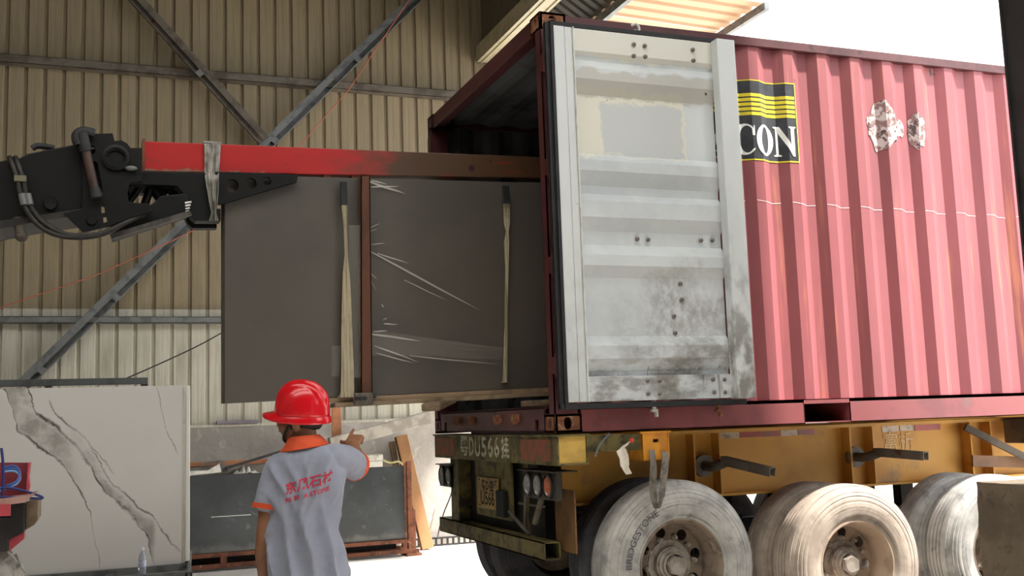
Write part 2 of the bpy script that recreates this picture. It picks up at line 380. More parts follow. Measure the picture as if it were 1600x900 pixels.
# ------------------------------------------------------------------ shipping container
ZB = 1.45; CL, CW, CH = 6.058, 2.438, 2.591; ZT = ZB+CH
cont = empty('shipping_container', (0, 0, ZB), 'red steel shipping container with open rear doors, carried on the yellow trailer', 'container')
PITCH_C = .278; OUT_Y, IN_Y = .012, .048
def corr(x, ph=2.03):
    """outer-face depth of the side wall at x"""
    t = ((x-ph+.034) % PITCH_C)
    if t < .068: return IN_Y+(OUT_Y-IN_Y)*t/.068
    if t < .140: return OUT_Y
    if t < .208: return OUT_Y+(IN_Y-OUT_Y)*(t-.140)/.068
    return IN_Y
def breaks(x0, x1):
    b = {x0, x1}; k = math.floor((x0-2.03)/PITCH_C)-1
    while True:
        base = 2.03-.034+k*PITCH_C
        if base > x1: break
        for d in (0, .068, .140, .208):
            if x0 < base+d < x1: b.add(base+d)
        k += 1
    return sorted(b)
z0, z1 = ZB+.158, ZT-.075
def side_panel(flip):
    xs = breaks(.13, CL-.1); n = len(xs); v = []
    for s in (0, .003):
        for z in (z0-.01, z1+.01):
            v += [(x, corr(x)+s if not flip else CW-corr(x)-s, z) for x in xs]
    f = [(i, i+1, n+i+1, n+i) for i in range(n-1)]+[(2*n+i, 3*n+i, 3*n+i+1, 2*n+i+1) for i in range(n-1)]
    return MB().add(v, f)
n = NT('container_side_red')
sx = n.xyz()
base = n.mix(n.ramp(n.noise(2.5, (1, 1, .25)), .4, .7), lin('#975055'), lin('#87474c'))
base = n.mix(n.mth('MULTIPLY', n.ramp(n.noise(7, (1.6, 1, .1), loc=(2, 0, 0)), .57, .72), .75), base, lin('#bd7458'))   # rubbed ochre streaks
base = n.mix(n.ramp(n.noise(5, (1, 1, .5), detail=9, loc=(9, 1, 4)), .70, .73), base, lin('#4a2a26'))                     # chipped rust
n.set('Base Color', base); n.set('Roughness', .5); n.bump(n.noise(4), .12, .02); M['side'] = n.m
side_panel(False).build('side_panel', M['side'], cont)
side_panel(True).build('side_panel', M['inside'], cont)
# rails
def rail_near():
    g = MB(); segs = [(.17, 1.76), (2.12, 3.94), (4.30, CL-.17)]
    for a, b in segs: g.box(a, b, 0, .006, ZB, z0)
    for a, b in ((.17, CL-.17),): g.box(a, b, 0, .06, z0-.006, z0); g.box(a, b, .0, .006, z0-.022, z0)
    for a, b in segs: g.box(a, b, 0, .05, ZB, ZB+.006)
    for x in (1.755, 2.12, 3.935, 4.30): g.box(x, x+.006, 0, CW-.02, ZB, z0-.02)
    for a in (1.76, 3.94): g.box(a, a+.36, .0, CW-.02, z0-.03, z0-.022); g.box(a, a+.36, .0, CW-.02, ZB+.004, ZB+.01)
    return g
rail_near().build('bottom_rail', mat('bottom_rail_paint', '#864648', '#743c3f', 3, rough=.5, c3='#6a5650', s3=6, lh3=(.6, .75)), cont)
MB().box(.17, CL-.17, CW-.06, CW, ZB, z0).build('bottom_rail', M['maroon'], cont)
for y in (.0, CW-.06): MB().box(.17, CL-.17, y, y+.06, z1, z1+.062).build('top_rail', M['maroon'], cont, bevel=.004)
# castings: plates with the oval twist-lock holes
def casting(x, y, z, sx_, sy_):
    g = MB(); a, b, c, t = .178, .162, .118, .022
    fx = lambda u: x+u if sx_ > 0 else x+a-u
    fy = lambda u: y+u if sy_ > 0 else y+b-u
    ov = [(p[0], p[1]) for p in circ(.085, .06, .026, 16, .038)]
    g.prism([(0, 0), (a, 0), (a, c), (0, c)], lambda u, v_, w_: (fx(u), fy(w_), z+v_), 0, t, [ov])
    ov2 = circ(.08, .06, .022, 16, .036)
    g.prism([(0, 0), (b, 0), (b, c), (0, c)], lambda u, v_, w_: (fx(w_), fy(u), z+v_), 0, t, [ov2])
    ov3 = circ(.09, .08, .055, 16, .03)
    for zz in (0, c-t): g.prism([(0, 0), (a, 0), (a, b), (0, b)], lambda u, v_, w_: (fx(u), fy(v_), z+w_), zz, zz+t, [ov3])
    g.box(*sorted((fx(a-t), fx(a))), *sorted((fy(0), fy(b))), z, z+c); g.box(*sorted((fx(0), fx(a))), *sorted((fy(b-t), fy(b))), z, z+c)
    return g
for x, sx_ in ((0, 1), (CL-.178, -1)):
    for y, sy_ in ((0, 1), (CW-.162, -1)):
        for z in (ZB, ZT-.118):
            casting(x, y, z, sx_, sy_).build('corner_casting', M['rust'] if (y == 0) else M['maroon'], cont, bevel=.004)
# rear posts, header and sill
for y0_, y1_ in ((.0, .085), (CW-.085, CW)):
    g = MB(); g.box(.0, .012, y0_, y1_, ZB+.11, ZT-.11); g.box(0, .15, y0_ if y0_ == 0 else y1_-.01, .01 if y0_ == 0 else y1_, ZB+.11, ZT-.11)
    ys = (y1_-.012, y1_) if y0_ == 0 else (y0_, y0_+.012); g.box(0, .06, *ys, ZB+.11, ZT-.11); g.box(.05, .15, ys[0], ys[1], ZB+.11, ZT-.11)
    g.build('corner_post', M['maroon'], cont, bevel=.004)
for y0_ in (0, CW-.1): MB().box(CL-.11, CL, y0_, y0_+.1, ZB+.11, ZT-.11).build('corner_post', M['maroon'], cont)
g = MB(); g.box(.0, .1, .16, CW-.16, ZT-.105, ZT-.01); g.box(0, .012, .16, CW-.16, ZT-.125, ZT-.1); g.build('door_header', M['maroon'], cont, bevel=.006)
g = MB(); g.prism([(.162, ZB+.02), (.26, ZB+.02), (.26, ZB+.085), (.31, ZB+.085), (.31, ZB+.02), (CW-.31, ZB+.02), (CW-.31, ZB+.085), (CW-.26, ZB+.085), (CW-.26, ZB+.02), (CW-.162, ZB+.02), (CW-.162, ZB+.158), (.162, ZB+.158)],
            lambda u, v_, w_: (w_, u, v_), 0, .012)
g.box(0, .12, .162, CW-.162, ZB+.15, ZB+.162); g.box(.05, .06, .162, CW-.162, ZB+.012, ZB+.15); g.box(.06, .07, .1, 1.72, ZB-.005, ZB+.05); g.build('door_sill', M['maroon'], cont)
for y in (.62, .95, 1.5, 1.83):
    g = MB(); g.box(-.028, 0, y-.05, y+.05, ZB+.112, ZB+.124); g.box(-.028, 0, y-.05, y-.036, ZB+.075, ZB+.115); g.box(-.028, 0, y+.036, y+.05, ZB+.075, ZB+.115); g.box(-.03, 0, y-.012, y+.012, ZB+.06, ZB+.12)
    g.build('cam_keeper', M['rust'], cont)
# roof, floor, front wall
xs = [.1+i*.07 for i in range(int((CL-.2)/.07)+1)]; v = []
for s in (0, .003):
    for y in (.05, CW-.05): v += [(x, y, ZT-.03-(.02 if (i//2) % 2 else 0)+s) for i, x in enumerate(xs)]
n_ = len(xs)
MB().add(v, [(i, i+1, n_+i+1, n_+i) for i in range(n_-1)]+[(2*n_+i, 3*n_+i, 3*n_+i+1, 2*n_+i+1) for i in range(n_-1)]).build('roof_panel', M['inside'], cont)
MB().box(.12, CL-.05, .05, CW-.05, ZB+.14, ZB+.168).build('floor_board', M['ply'], cont)
for k in range(12): MB().box(.3+k*.48, .35+k*.48, .05, CW-.05, ZB+.02, ZB+.14).build('cross_member', M['maroon'], cont)
MB().box(CL-.07, CL-.05, .05, CW-.05, ZB+.1, ZT-.05).build('front_wall', M['inside'], cont)
# ---- the near door leaf, swung right round against the side wall: its inner face looks out
DX0, DX1, DY, DZ0, DZ1 = .03, 1.262, -.12, 1.628, 3.905
door = MB()
zc = [(3.905, 0), (3.765, 0), (3.735, .030), (3.72, .030), (3.663, 0), (3.592, 0), (3.506, 0.05), (3.134, 0.05), (3.085, 0), (3.02, 0), (2.936, 0.05), (2.885, 0.05), (2.835, 0), (2.735, 0),
      (2.655, 0.05), (2.573, 0.05), (2.505, 0), (2.44, 0), (2.372, 0.05), (2.018, 0.05), (1.958, 0), (1.88, 0), (1.803, 0.05), (1.775, 0.05), (1.774, .0), (1.63, 0)]
v = []
for s in (0, .004):
    for x in (DX0+.12, DX1-.1): v += [(x, DY+.002+d+s, z) for z, d in zc]
n_ = len(zc)
dm = NT('grey_door_paint'); dx, dy, dz = dm.xyz()
wob = dm.mth('MULTIPLY', dm.mth('SUBTRACT', dm.noise(7, detail=5), .5), .16)
def band(c, lo, hi, e=.012):
    cc = dm.mth('ADD', c, wob); return dm.mth('MULTIPLY', dm.ramp(cc, lo-e, lo+e), dm.mth('SUBTRACT', 1, dm.ramp(cc, hi-e, hi+e)))
OZ = ZB   # object space starts at the container's base
colr = dm.mix(dm.ramp(dm.noise(1.7, detail=5), .4, .65), lin('#cdd1d3'), lin('#bcc1c4'))
# old cream paint left above and beside the newer grey patch; a cleaner strip along the top
cream = dm.mth('MULTIPLY', band(dx, .10, .95), band(dz, 3.12-OZ, 3.55-OZ)); colr = dm.mix(cream, colr, lin('#dad7c9'))
patch = dm.mth('MULTIPLY', band(dx, .35, .93), band(dz, 3.13-OZ, 3.47-OZ)); colr = dm.mix(patch, colr, lin('#c3c6c6'))
top = band(dz, 3.74-OZ, 4.2-OZ); colr = dm.mix(dm.mth('MULTIPLY', top, .8), colr, lin('#d9d6ca'))
bandm = dm.mth('MULTIPLY', band(dz, 3.5-OZ, 3.66-OZ), .7); colr = dm.mix(bandm, colr, lin('#b3aea5'))
# brown scuffing low on the leaf
sc_ = dm.mth('MULTIPLY', dm.ramp(dm.noise(3.2, (1, 1, 1.4), detail=9, rough=.7, loc=(1, 2, 8)), .44, .62), dm.mth('SUBTRACT', 1, dm.ramp(dz, .25, 1.0)))
sc_ = dm.mth('MULTIPLY', sc_, dm.ramp(dx, .1, .75)); colr = dm.mix(dm.mth('MULTIPLY', sc_, .8), colr, lin('#6e675e'))
low = dm.mth('MULTIPLY', dm.ramp(dm.noise(6, (1, 1, 2), detail=9, loc=(5, 5, 1)), .42, .6), dm.mth('SUBTRACT', 1, dm.ramp(dz, .28, .55))); colr = dm.mix(dm.mth('MULTIPLY', low, .65), colr, lin('#6b655c'))
ddx = dm.mth('SUBTRACT', dx, .86); ddz = dm.mth('SUBTRACT', dz, 2.17-OZ); rr_ = dm.mth('SQRT', dm.mth('ADD', dm.mth('MULTIPLY', ddx, ddx), dm.mth('MULTIPLY', dm.mth('MULTIPLY', ddz, ddz), 1.6)))
smg = dm.mth('MULTIPLY', dm.mth('SUBTRACT', 1, dm.ramp(dm.mth('ADD', rr_, dm.mth('MULTIPLY', dm.mth('SUBTRACT', dm.noise(4, detail=9, rough=.75, loc=(6, 1, 2)), .5), 1.0)), .08, .44)), .55); smg = dm.mth('MULTIPLY', smg, dm.ramp(dm.noise(13, (1, 1, .7), detail=9, rough=.75, loc=(2, 7, 2)), .36, .6)); colr = dm.mix(smg, colr, lin('#6f685e'))
chip = dm.ramp(dm.noise(16, (1, 1, 1), detail=4, loc=(2, 8, 3)), .735, .75); colr = dm.mix(chip, colr, lin('#5a3a2c'))
scr = dm.mth('MULTIPLY', dm.ramp(dm.noise(30, (1, 1, .06), detail=3, loc=(3, 1, 1)), .66, .70), dm.mth('SUBTRACT', 1, dm.ramp(dz, .3, 1.1))); colr = dm.mix(dm.mth('MULTIPLY', scr, .6), colr, lin('#55524d'))
dm.set('Base Color', colr); dm.set('Roughness', .5); dm.bump(dm.noise(2.5), .15, .03); M['door'] = dm.m
dp_ = NT('grey_door_frame_paint'); qx, qy, qz = dp_.xyz(); pc = dp_.mix(dp_.ramp(dp_.noise(2, (1, 1, .3)), .4, .65), lin('#d3d6d7'), lin('#c4c8c9'))
pc = dp_.mix(dp_.mth('MULTIPLY', dp_.mth('MULTIPLY', dp_.ramp(dp_.noise(8, (1, 1, .6), detail=9), .42, .62), dp_.mth('SUBTRACT', 1, dp_.ramp(qz, .3, 1.5))), dp_.mth('ADD', dp_.mth('MULTIPLY', dp_.ramp(qx, .2, 1.0), .7), .2)), pc, lin('#77726a'))
pc = dp_.mix(dp_.ramp(dp_.noise(14, (1, 1, .6), detail=4, loc=(4, 4, 4)), .72, .74), pc, lin('#5f4a3c')); dp_.set('Base Color', pc); dp_.set('Roughness', .5); M['door_frame'] = dp_.m
panel = MB().add(v, [(i, i+1, n_+i+1, n_+i) for i in range(n_-1)]+[(2*n_+i, 3*n_+i, 3*n_+i+1, 2*n_+i+1) for i in range(n_-1)]).build('door', M['door'], cont)
panel['label'] = 'grey corrugated inside of the open container door'
g = MB(); g.box(DX0, DX0+.075, DY-.012, DY+.04, DZ0, DZ1); g.box(DX0+.077, DX0+.128, DY-.008, DY+.04, DZ0, DZ1)
g.build('door_stile', M['door_frame'], panel, bevel=.005)
MB().box(DX0+.128, DX0+.134, DY-.022, DY+.03, DZ0, DZ1).build('door_edge_strip', M['white'], panel)
MB().box(DX1-.125, DX1+.008, DY-.078, DY+.0, DZ0-.005, DZ1+.005).build('door_stile', M['door_frame'], panel, bevel=.006)
MB().box(DX0+.13, DX1-.1, DY-.006, DY+.04, DZ0, 1.776).build('door_bottom_rail', M['door'], panel, bevel=.004)
g = MB(); g.box(DX0-.02, DX0, DY-.02, DY+.06, DZ0-.03, DZ1+.02); g.box(DX0-.045, DX0-.02, DY+.0, DY+.035, DZ0-.03, DZ1+.02); g.box(DX0-.045, DX1-.02, DY-.012, DY+.03, DZ0-.04, DZ0-.008)
g.box(DX0-.02, DX1, DY-.0, DY+.03, DZ1+.004, DZ1+.03); g.build('door_gasket', M['rubber'], panel)
bolts = [(990, 70), (1007, 72), (990, 88), (1008, 89), (1082, 78), (1083, 95), (1000, 372), (1017, 373), (1100, 374), (1118, 374), (1069, 442), (1071, 467), (1059, 493), (1061, 519),
         (1011, 595), (1030, 595), (1012, 615), (1030, 615), (1113, 593), (1131, 593), (1115, 613), (1132, 613)]
bm_ = MB().lathe([(0.0001, -.012), (.009, -.011), (.0135, -.006), (.0145, 0), (.0145, .004)], n=12).mesh('bolt', smooth=50); bm_.materials.append(mat('dull_bolt', '#8b8883', '#6d6259', 30, rough=.5, metal=.4))
for p in bolts:
    q = atx(*p, DY); d_ = .05 if (2.02 < q.z < 2.37) else (.04 if 2.56 < q.z < 2.68 else .0)
    o = bpy.data.objects.new('bolt', bm_); COL.objects.link(o); o.parent = panel; o.location = (q.x, DY-.004+d_, q.z-ZB); o['_o'] = (0, 0, 0)
# hinges between post and leaf, locking cams poking out under and over it
for z in (1.85, 2.45, 3.05, 3.7):
    g = MB(); g.cyl((.012, -.045, z-.07), (.012, -.045, z+.07), .018, n=12); g.box(-.004, .05, -.05, .004, z-.05, z+.05); g.box(.0, .03, -.09, -.04, z-.05, z+.05); g.build('hinge', M['maroon'], panel)
for px in (1022, 1122):
    q = atx(px, 636, -.05); g = MB(); g.cyl((q.x, -.05, q.z+.05), (q.x, -.05, q.z-.03), .013, n=12); g.box(q.x-.02, q.x+.02, -.065, -.035, q.z-.03, q.z-.012)
    g.box(q.x+.006, q.x+.02, -.065, -.035, q.z-.06, q.z-.02); g.build('locking_cam', M['white'] if px < 1100 else M['rust'], panel, bevel=.003)
q = atx(993, 46, -.06); g = MB(); g.cyl((q.x, -.05, q.z-.07), (q.x, -.05, q.z+.0), .012, n=10); g.tube(smoothpts([(q.x, -.06, q.z-.05), (q.x+.02, -.07, q.z), (q.x, -.07, q.z+.03), (q.x-.03, -.06, q.z+.02)], 4), .009, 8)
g.build('locking_cam', M['white'], panel)
# far door leaf folded back along the far side
MB().box(.03, 1.25, CW+.07, CW+.12, DZ0, DZ1).build('door', M['maroon'], cont, bevel=.01)['label'] = 'maroon outside of the far container door'
# ---- painted logo panel on the corrugated side
M['p_black'] = mat('logo_black', '#26282e', '#33353b', 8, rough=.5); M['p_yellow'] = mat('logo_yellow', '#e3cf2e', '#d2bd35', 8, rough=.5); M['p_white'] = mat('logo_white', '#efefec', '#dcdcd8', 12, rough=.5)
def strip(g, x0, x1, zl, zh, off, slope=0.0):
    xs = breaks(x0, x1); n = len(xs)
    g.add([(x, corr(x)-off, z) for z in (zl, zh) for x in xs], [(i, i+1, n+i+1, n+i) for i in range(n-1)])
LX0, LX1 = .98, 1.868
g = MB(); strip(g, LX0, LX1, 3.19, 3.735, .0015)
logo = g.build('logo_panel', M['p_black'], cont)
g = MB()
for k in range(5): strip(g, LX0, LX1-.015, 3.492+k*.032, 3.492+k*.032+.0225, .003)
strip(g, LX0, LX1, 3.186, 3.195, .003); strip(g, LX0, LX1, 3.728, 3.736, .003); strip(g, LX1-.008, LX1, 3.19, 3.735, .003)
g.build('logo_stripe', M['p_yellow'], logo)
def drape(V, F, off):
    """lay flat letter polygons (x, z) on the corrugations"""
    bm = bmesh.new(); vs = [bm.verts.new((x, 0, z)) for x, z in V]
    for q in F: bm.faces.new([vs[i] for i in q])
    xs = [p[0] for p in V]
    for b in breaks(min(xs), max(xs))[1:-1]:
        bmesh.ops.bisect_plane(bm, geom=bm.verts[:]+bm.edges[:]+bm.faces[:], plane_co=(b, 0, 0), plane_no=(1, 0, 0))
    bm.verts.index_update(); g = MB().add([(p.co.x, corr(p.co.x)-off, p.co.z) for p in bm.verts], [[x.index for x in q.verts] for q in bm.faces]); bm.free(); return g
def poly(outer, holes=()):
    g = MB().prism(outer, lambda u, v_, w_: (u, v_), 0, 1, holes) if False else None
    bm = bmesh.new(); ed = []
    for L in [outer]+list(holes):
        vs = [bm.verts.new((p[0], p[1], 0)) for p in L]; ed += [bm.edges.new((vs[i], vs[(i+1) % len(vs)])) for i in range(len(vs))]
    bmesh.ops.triangle_fill(bm, edges=ed, use_beauty=True); bm.verts.index_update()
    r = ([(p.co.x, p.co.y) for p in bm.verts], [[x.index for x in q.verts] for q in bm.faces]); bm.free(); return r
H_ = .205; zb_ = 3.227
def L_(P, x, k=1): return [(x+a*H_*k, zb_+b*H_) for a, b in P]
def arc(cx, cy, rx, ry, a0, a1, n=18): return [(cx+rx*math.cos(math.radians(a0+(a1-a0)*i/n)), cy+ry*math.sin(math.radians(a0+(a1-a0)*i/n))) for i in range(n+1)]
C_ = arc(.44, .5, .44, .52, 38, 322)+[(.78, .33), (.70, .22)]+arc(.50, .5, .24, .44, 300, 60)+[(.72, .68), (.84, .64)]
C_ = arc(.44, .5, .44, .52, 42, 325)+arc(.52, .5, .25, .45, 312, 48)+[(.70, .62), (.80, .62), (.80, .95), (.76, .95)]
N_ = [(0, 1), (.26, 1), (.68, .38), (.68, .93), (.60, .96), (.60, 1), (.92, 1), (.92, .96), (.84, .93), (.84, 0), (.74, 0), (.20, .78), (.20, .07), (.30, .04), (.30, 0), (0, 0), (0, .04), (.10, .07), (.10, .93), (0, .96)]
A_ = [(.52, 1), (.62, 1), (.98, .06), (1.08, .04), (1.08, 0), (.66, 0), (.66, .04), (.76, .06), (.68, .28), (.36, .28), (.28, .06), (.38, .04), (.38, 0), (.02, 0), (.02, .04), (.12, .06)]
Ah = [[(.40, .36), (.64, .36), (.52, .70)]]
for P, hs, x, kx in ((A_, Ah, 1.150, 1), (C_, (), 1.376, .90), (arc(.40, .5, .40, .52, 0, 345, 23), (arc(.40, .5, .19, .44, 0, 345, 23),), 1.534, .93), (N_, (), 1.689, .84)):
    V, F = poly(L_(P, x, kx), [L_(h, x, kx) for h in hs]); drape(V, F, .004).build('logo_letter', M['p_white'], logo)
# bare patch where old paint burst off, and a chalk line along the side
def blob(cx, cz, rx, rz, n=40, sd=0):
    return [(cx+rx*math.cos(2*PI*i/n)*(1+.45*noise.noise(Vector((math.cos(2*PI*i/n)*1.8, math.sin(2*PI*i/n)*1.8, sd)))), cz+rz*math.sin(2*PI*i/n)*(1+.45*noise.noise(Vector((math.cos(2*PI*i/n)*1.8+9, math.sin(2*PI*i/n)*1.8, sd))))) for i in range(n)]
M['bare'] = mat('flaked_bare_steel', '#b9aaa8', '#7d5f5c', 22, lohi=(.46, .56), rough=.7, c3='#4a3533', s3=14, lh3=(.56, .6))
for k, (px, py, rx, rz) in enumerate(((1382, 196, .125, .17), (1432, 203, .07, .13), (1405, 200, .06, .07))):
    q = atx(px, py, .02); V, F = poly(blob(q.x, q.z, rx, rz, sd=k*3.3)); drape(V, F, .0035+.0004*k).build('flaked_paint_patch', M['bare'], cont)
g = MB(); xs = breaks(1.3, 4.0)
for i in range(len(xs)-1):
    if i % 4 == 3: continue
    a, b = xs[i], xs[i+1]; za, zz = [2.915-.012*(t-1.3)+.006*math.sin(t*22) for t in (a, b)]
    g.add([(a, corr(a)-.003, za-.0015), (b, corr(b)-.003, zz-.0015), (b, corr(b)-.003, zz+.0015), (a, corr(a)-.003, za+.0015)], [(0, 1, 2, 3)])
g.build('chalk_line', M['p_white'], cont)

# ------------------------------------------------------------------ trailer under the container
tr = empty('semi_trailer', (0, 1.2, 0), 'yellow three-axle skeleton semi-trailer carrying the red container', 'trailer')
# main beams with stiffeners
for s in (0, 1):
    fy = (lambda y: y) if s == 0 else (lambda y: CW-y)
    g = MB()
    for y0_, y1_, za, zb2 in ((.715, .727, .985, 1.41), (.64, .80, 1.40, 1.425), (.64, .80, .968, .985)):
        a, b = sorted((fy(y0_), fy(y1_))); g.box(.34, 7.6, a, b, za, zb2)
    beam = g.build('main_beam', M['yellow'] , tr)
    for x in (1.285, 1.487, 2.588, 2.794, 3.713, 3.913, 4.6, 4.8):
        a, b = sorted((fy(.615), fy(.715))); MB().prism([(a, .986), (b, .986), (b, 1.40), (a, 1.40)], lambda u, v_, w_: (w_, u, v_), x, x+.012).build('stiffener', M['yellow'], beam)
for x in (.6, 1.38, 2.69, 3.81, 5.0, 6.2):
    MB().box(x-.05, x+.05, .73, CW-.73, 1.05, 1.38).build('cross_member', M['yellow_dirty_shaded'], tr)
# reflective tape and stencilled characters on the near web
tp = []
for L, cs in ((((1126, 679, 1155, 683), (1156, 677, 1190, 684), (1191, 676, 1219, 684), (1220, 675, 1246, 682), (1247, 673, 1273, 681)), 'wrrwr'),
              (((1378, 669, 1404, 676), (1406, 667, 1428, 675), (1429, 667, 1470, 674)), 'wwr')):
    for (a, b, c, d), k in zip(L, cs):
        p, q = atx(a, b, .712), atx(c, d, .712); h = .045
        MB().box(p.x, q.x, .711, .7145, p.z-.03, p.z+.015).build('reflector_tape', mat('tape_white', '#b9aa98', '#8f7d68', 14, rough=.4) if k == 'w' else mat('tape_red', '#a04038', '#7d4a3a', 12, rough=.4), tr)
q0 = atx(1391, 691, .712); q1 = atx(1416, 689, .712); M['chalk'] = mat('faded_white_stencil', '#d8b98c', '#c8924a', 26, lohi=(.5, .62), rough=.7)
for ch, q in (('富', q0), ('析', q1)): text_mb(ch, .15, lambda u, v_: (q.x+u, .711, q.z+v_-.01)).build('stencil_letter', M['chalk'], tr)
# rear cross beam
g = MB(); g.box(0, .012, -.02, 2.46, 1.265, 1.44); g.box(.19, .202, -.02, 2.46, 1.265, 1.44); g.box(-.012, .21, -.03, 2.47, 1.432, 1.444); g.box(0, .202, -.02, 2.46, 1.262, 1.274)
rb = g.build('rear_beam', M['yellow_dirty_shaded'], tr, bevel=.004)
for y in (-.005, 2.435): MB().box(.012, .19, y, y+.012, 1.274, 1.432).build('end_plate', M['yellow_pale'], rb)
M['sten'] = mat('worn_white_paint', '#c6c2ac', '#6b6238', 22, lohi=(.46, .66), rough=.8)
M['wred'] = mat('worn_red_paint', '#8e4a38', '#6a5238', 18, lohi=(.45, .58), rough=.8)
def rear_text(body, pxa, pxb, zc, size, mt, parent, xx=-.0025, bold=.004):
    ya = at(pxa, 700, 'x', xx).y; yb = at(pxb, 700, 'x', xx).y; V, F = text_geo(body, size, 1, bold)
    x0_, x1_ = min(p[0] for p in V), max(p[0] for p in V)
    return MB().add([(xx, ya+(yb-ya)*(p[0]-x0_)/(x1_-x0_), zc+p[1]) for p in V], F).build('stencil_letter', mt, parent)
for ch, a, b in (('粤', 719, 731), ('D', 733, 740), ('U', 742, 750), ('5', 752, 760), ('6', 762, 770), ('6', 772, 780), ('挂', 783, 795)):
    rear_text(ch, a, b, 1.352, .19 if ch in 'DU56' else .16, M['sten'], rb)
for a, b in ((682, 711), (814, 860)):
    ya, yb = at(a, 700, 'x', 0).y, at(b, 700, 'x', 0).y; MB().box(-.004, -.001, yb, ya, 1.285, 1.415).build('paint_block', M['wred'], rb)
# side pieces under the container rail, twist-lock bracket
MB().box(.202, .55, -.012, .0, 1.335, 1.432).build('side_plate', M['yellow_dirty_shaded'], tr)
g = MB(); hole = [(.625, 1.375), (.665, 1.375), (.665, 1.395), (.625, 1.395)]
g.prism([(.555, 1.275), (.735, 1.275), (.735, 1.43), (.555, 1.43)], lambda u, v_, w_: (u, w_, v_), -.03, -.02, [hole]); g.box(.54, .75, -.04, .2, 1.43, 1.442)
g.box(.555, .563, -.036, .15, 1.275, 1.43); g.box(.727, .735, -.036, .15, 1.275, 1.43); g.box(.555, .735, -.036, .15, 1.27, 1.278)
g.build('twist_lock_bracket', mat('orange_bracket', '#d9932e', '#c27f2a', 7, rough=.6, c3='#6d4c2c', s3=16, lh3=(.6, .66)), tr)
MB().tube(smoothpts([(.24, -.02, 1.31), (.26, -.04, 1.37), (.31, -.045, 1.425), (.33, -.04, 1.437)], 4), .008, 8).build('hook', M['steel'], tr)
# rear underframe: posts, plates, lamps, plate
MB().box(.06, .16, 2.05, 2.25, .74, 1.265).build('post', M['yellow_dirty_shaded'], tr, bevel=.006)
MB().box(.10, .115, 1.02, 1.76, .86, 1.265).build('centre_plate', M['yellow_dirty_shaded'], tr)
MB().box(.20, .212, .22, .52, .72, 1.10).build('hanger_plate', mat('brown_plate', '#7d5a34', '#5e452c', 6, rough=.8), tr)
MB().box(.165, .195, .68, 2.06, .70, 1.26).build('added_backing', mat('backing_black', '#2a2620', '#1c1a17', 5, rough=.9), tr)  # added dark panel closing the bright gap between post and plate
lamp = mat('lamp_glass', '#8d8b88', '#6f6c68', 40, rough=.25); amber = mat('lamp_amber', '#a8583a', '#8c452e', 40, rough=.25); M['housing'] = mat('lamp_housing', '#3a362f', '#2a2722', 8, rough=.7)
def cluster(yc, zc_, n, sgn, mats):
    g = MB(); W = .17*n+.03; g.box(.06, .10, yc-W/2, yc+W/2, zc_-.085, zc_+.085); g.box(.03, .2, yc-W/2-.02, yc+W/2+.02, zc_+.085, zc_+.093)
    h = g.build('tail_lamp', M['housing'], tr, bevel=.01)
    for i in range(n):
        y = yc+W/2-.10-.17*i
        MB().lathe([(.078, .06), (.078, .045), (.068, .04), (.066, .05)], (0, y, zc_), axis='x', n=28).build('lamp_rim', M['rubber'], h, smooth=40)
        MB().lathe([(.067, .05), (.05, .042), (.025, .038), (.0001, .037)], (0, y, zc_), axis='x', n=28).build('lens', mats[i], h, smooth=60)
cluster(.435, 1.13, 3, 1, (lamp, lamp, amber)); cluster(2.36, 1.115, 2, 1, (lamp, lamp))
y0_, y1_ = 1.68, 1.24; pl = MB().box(.085, .092, y1_, y0_, .915, 1.135).build('number_plate', mat('yellow_plate', '#a3813c', '#7d6634', 7, rough=.6, c3='#5a4a30', s3=12, lh3=(.58, .66)), tr, bevel=.003)
for body, yc, zc_, sz in (('粤D·挂', 1.46, 1.075, .085), ('U566', 1.47, .985, .135)):
    V, F = text_geo(body, sz, 1.0, .002); MB().add([(.0835, yc-p[0], zc_+p[1]) for p in V], F).build('plate_letter', M['dark_in'], pl)
for y in (1.64, 1.28):
    for z in (.935, 1.118): MB().lathe([(.0001, .080), (.008, .082), (.009, .086)], (0, y, z), axis='x', n=10).build('plate_screw', M['dark_in'], pl)
for p, q, r in (((.1, 1.22, .97), (.1, .72, .80), .012), ((.12, .80, 1.12), (.12, .86, .82), .01), ((.14, 1.0, .98), (.14, .55, .985), .008), ((.1, .48, 1.06), (.1, .62, .88), .02)):
    MB().cyl(p, q, r, n=10).build('rod', M['steel_old'], tr, smooth=50)
MB().box(.06, .10, 1.08, 1.24, .88, 1.06).build('junction_box', M['dark_in'], tr, bevel=.01)
# under-run bumper tube, open ended
g = MB(); g.box(.05, .16, .36, 2.54, .675, .683); g.box(.05, .16, .36, 2.54, .777, .785); g.box(.05, .058, .36, 2.54, .675, .785); g.box(.152, .16, .36, 2.54, .675, .785)
bp = g.build('bumper_tube', M['yellow_dirty_shaded'], tr)
for y in (2.1, .86): MB().box(.16, .20, y, y+.1, .68, 1.26).build('bumper_bracket', M['yellow_dirty_shaded'], bp)
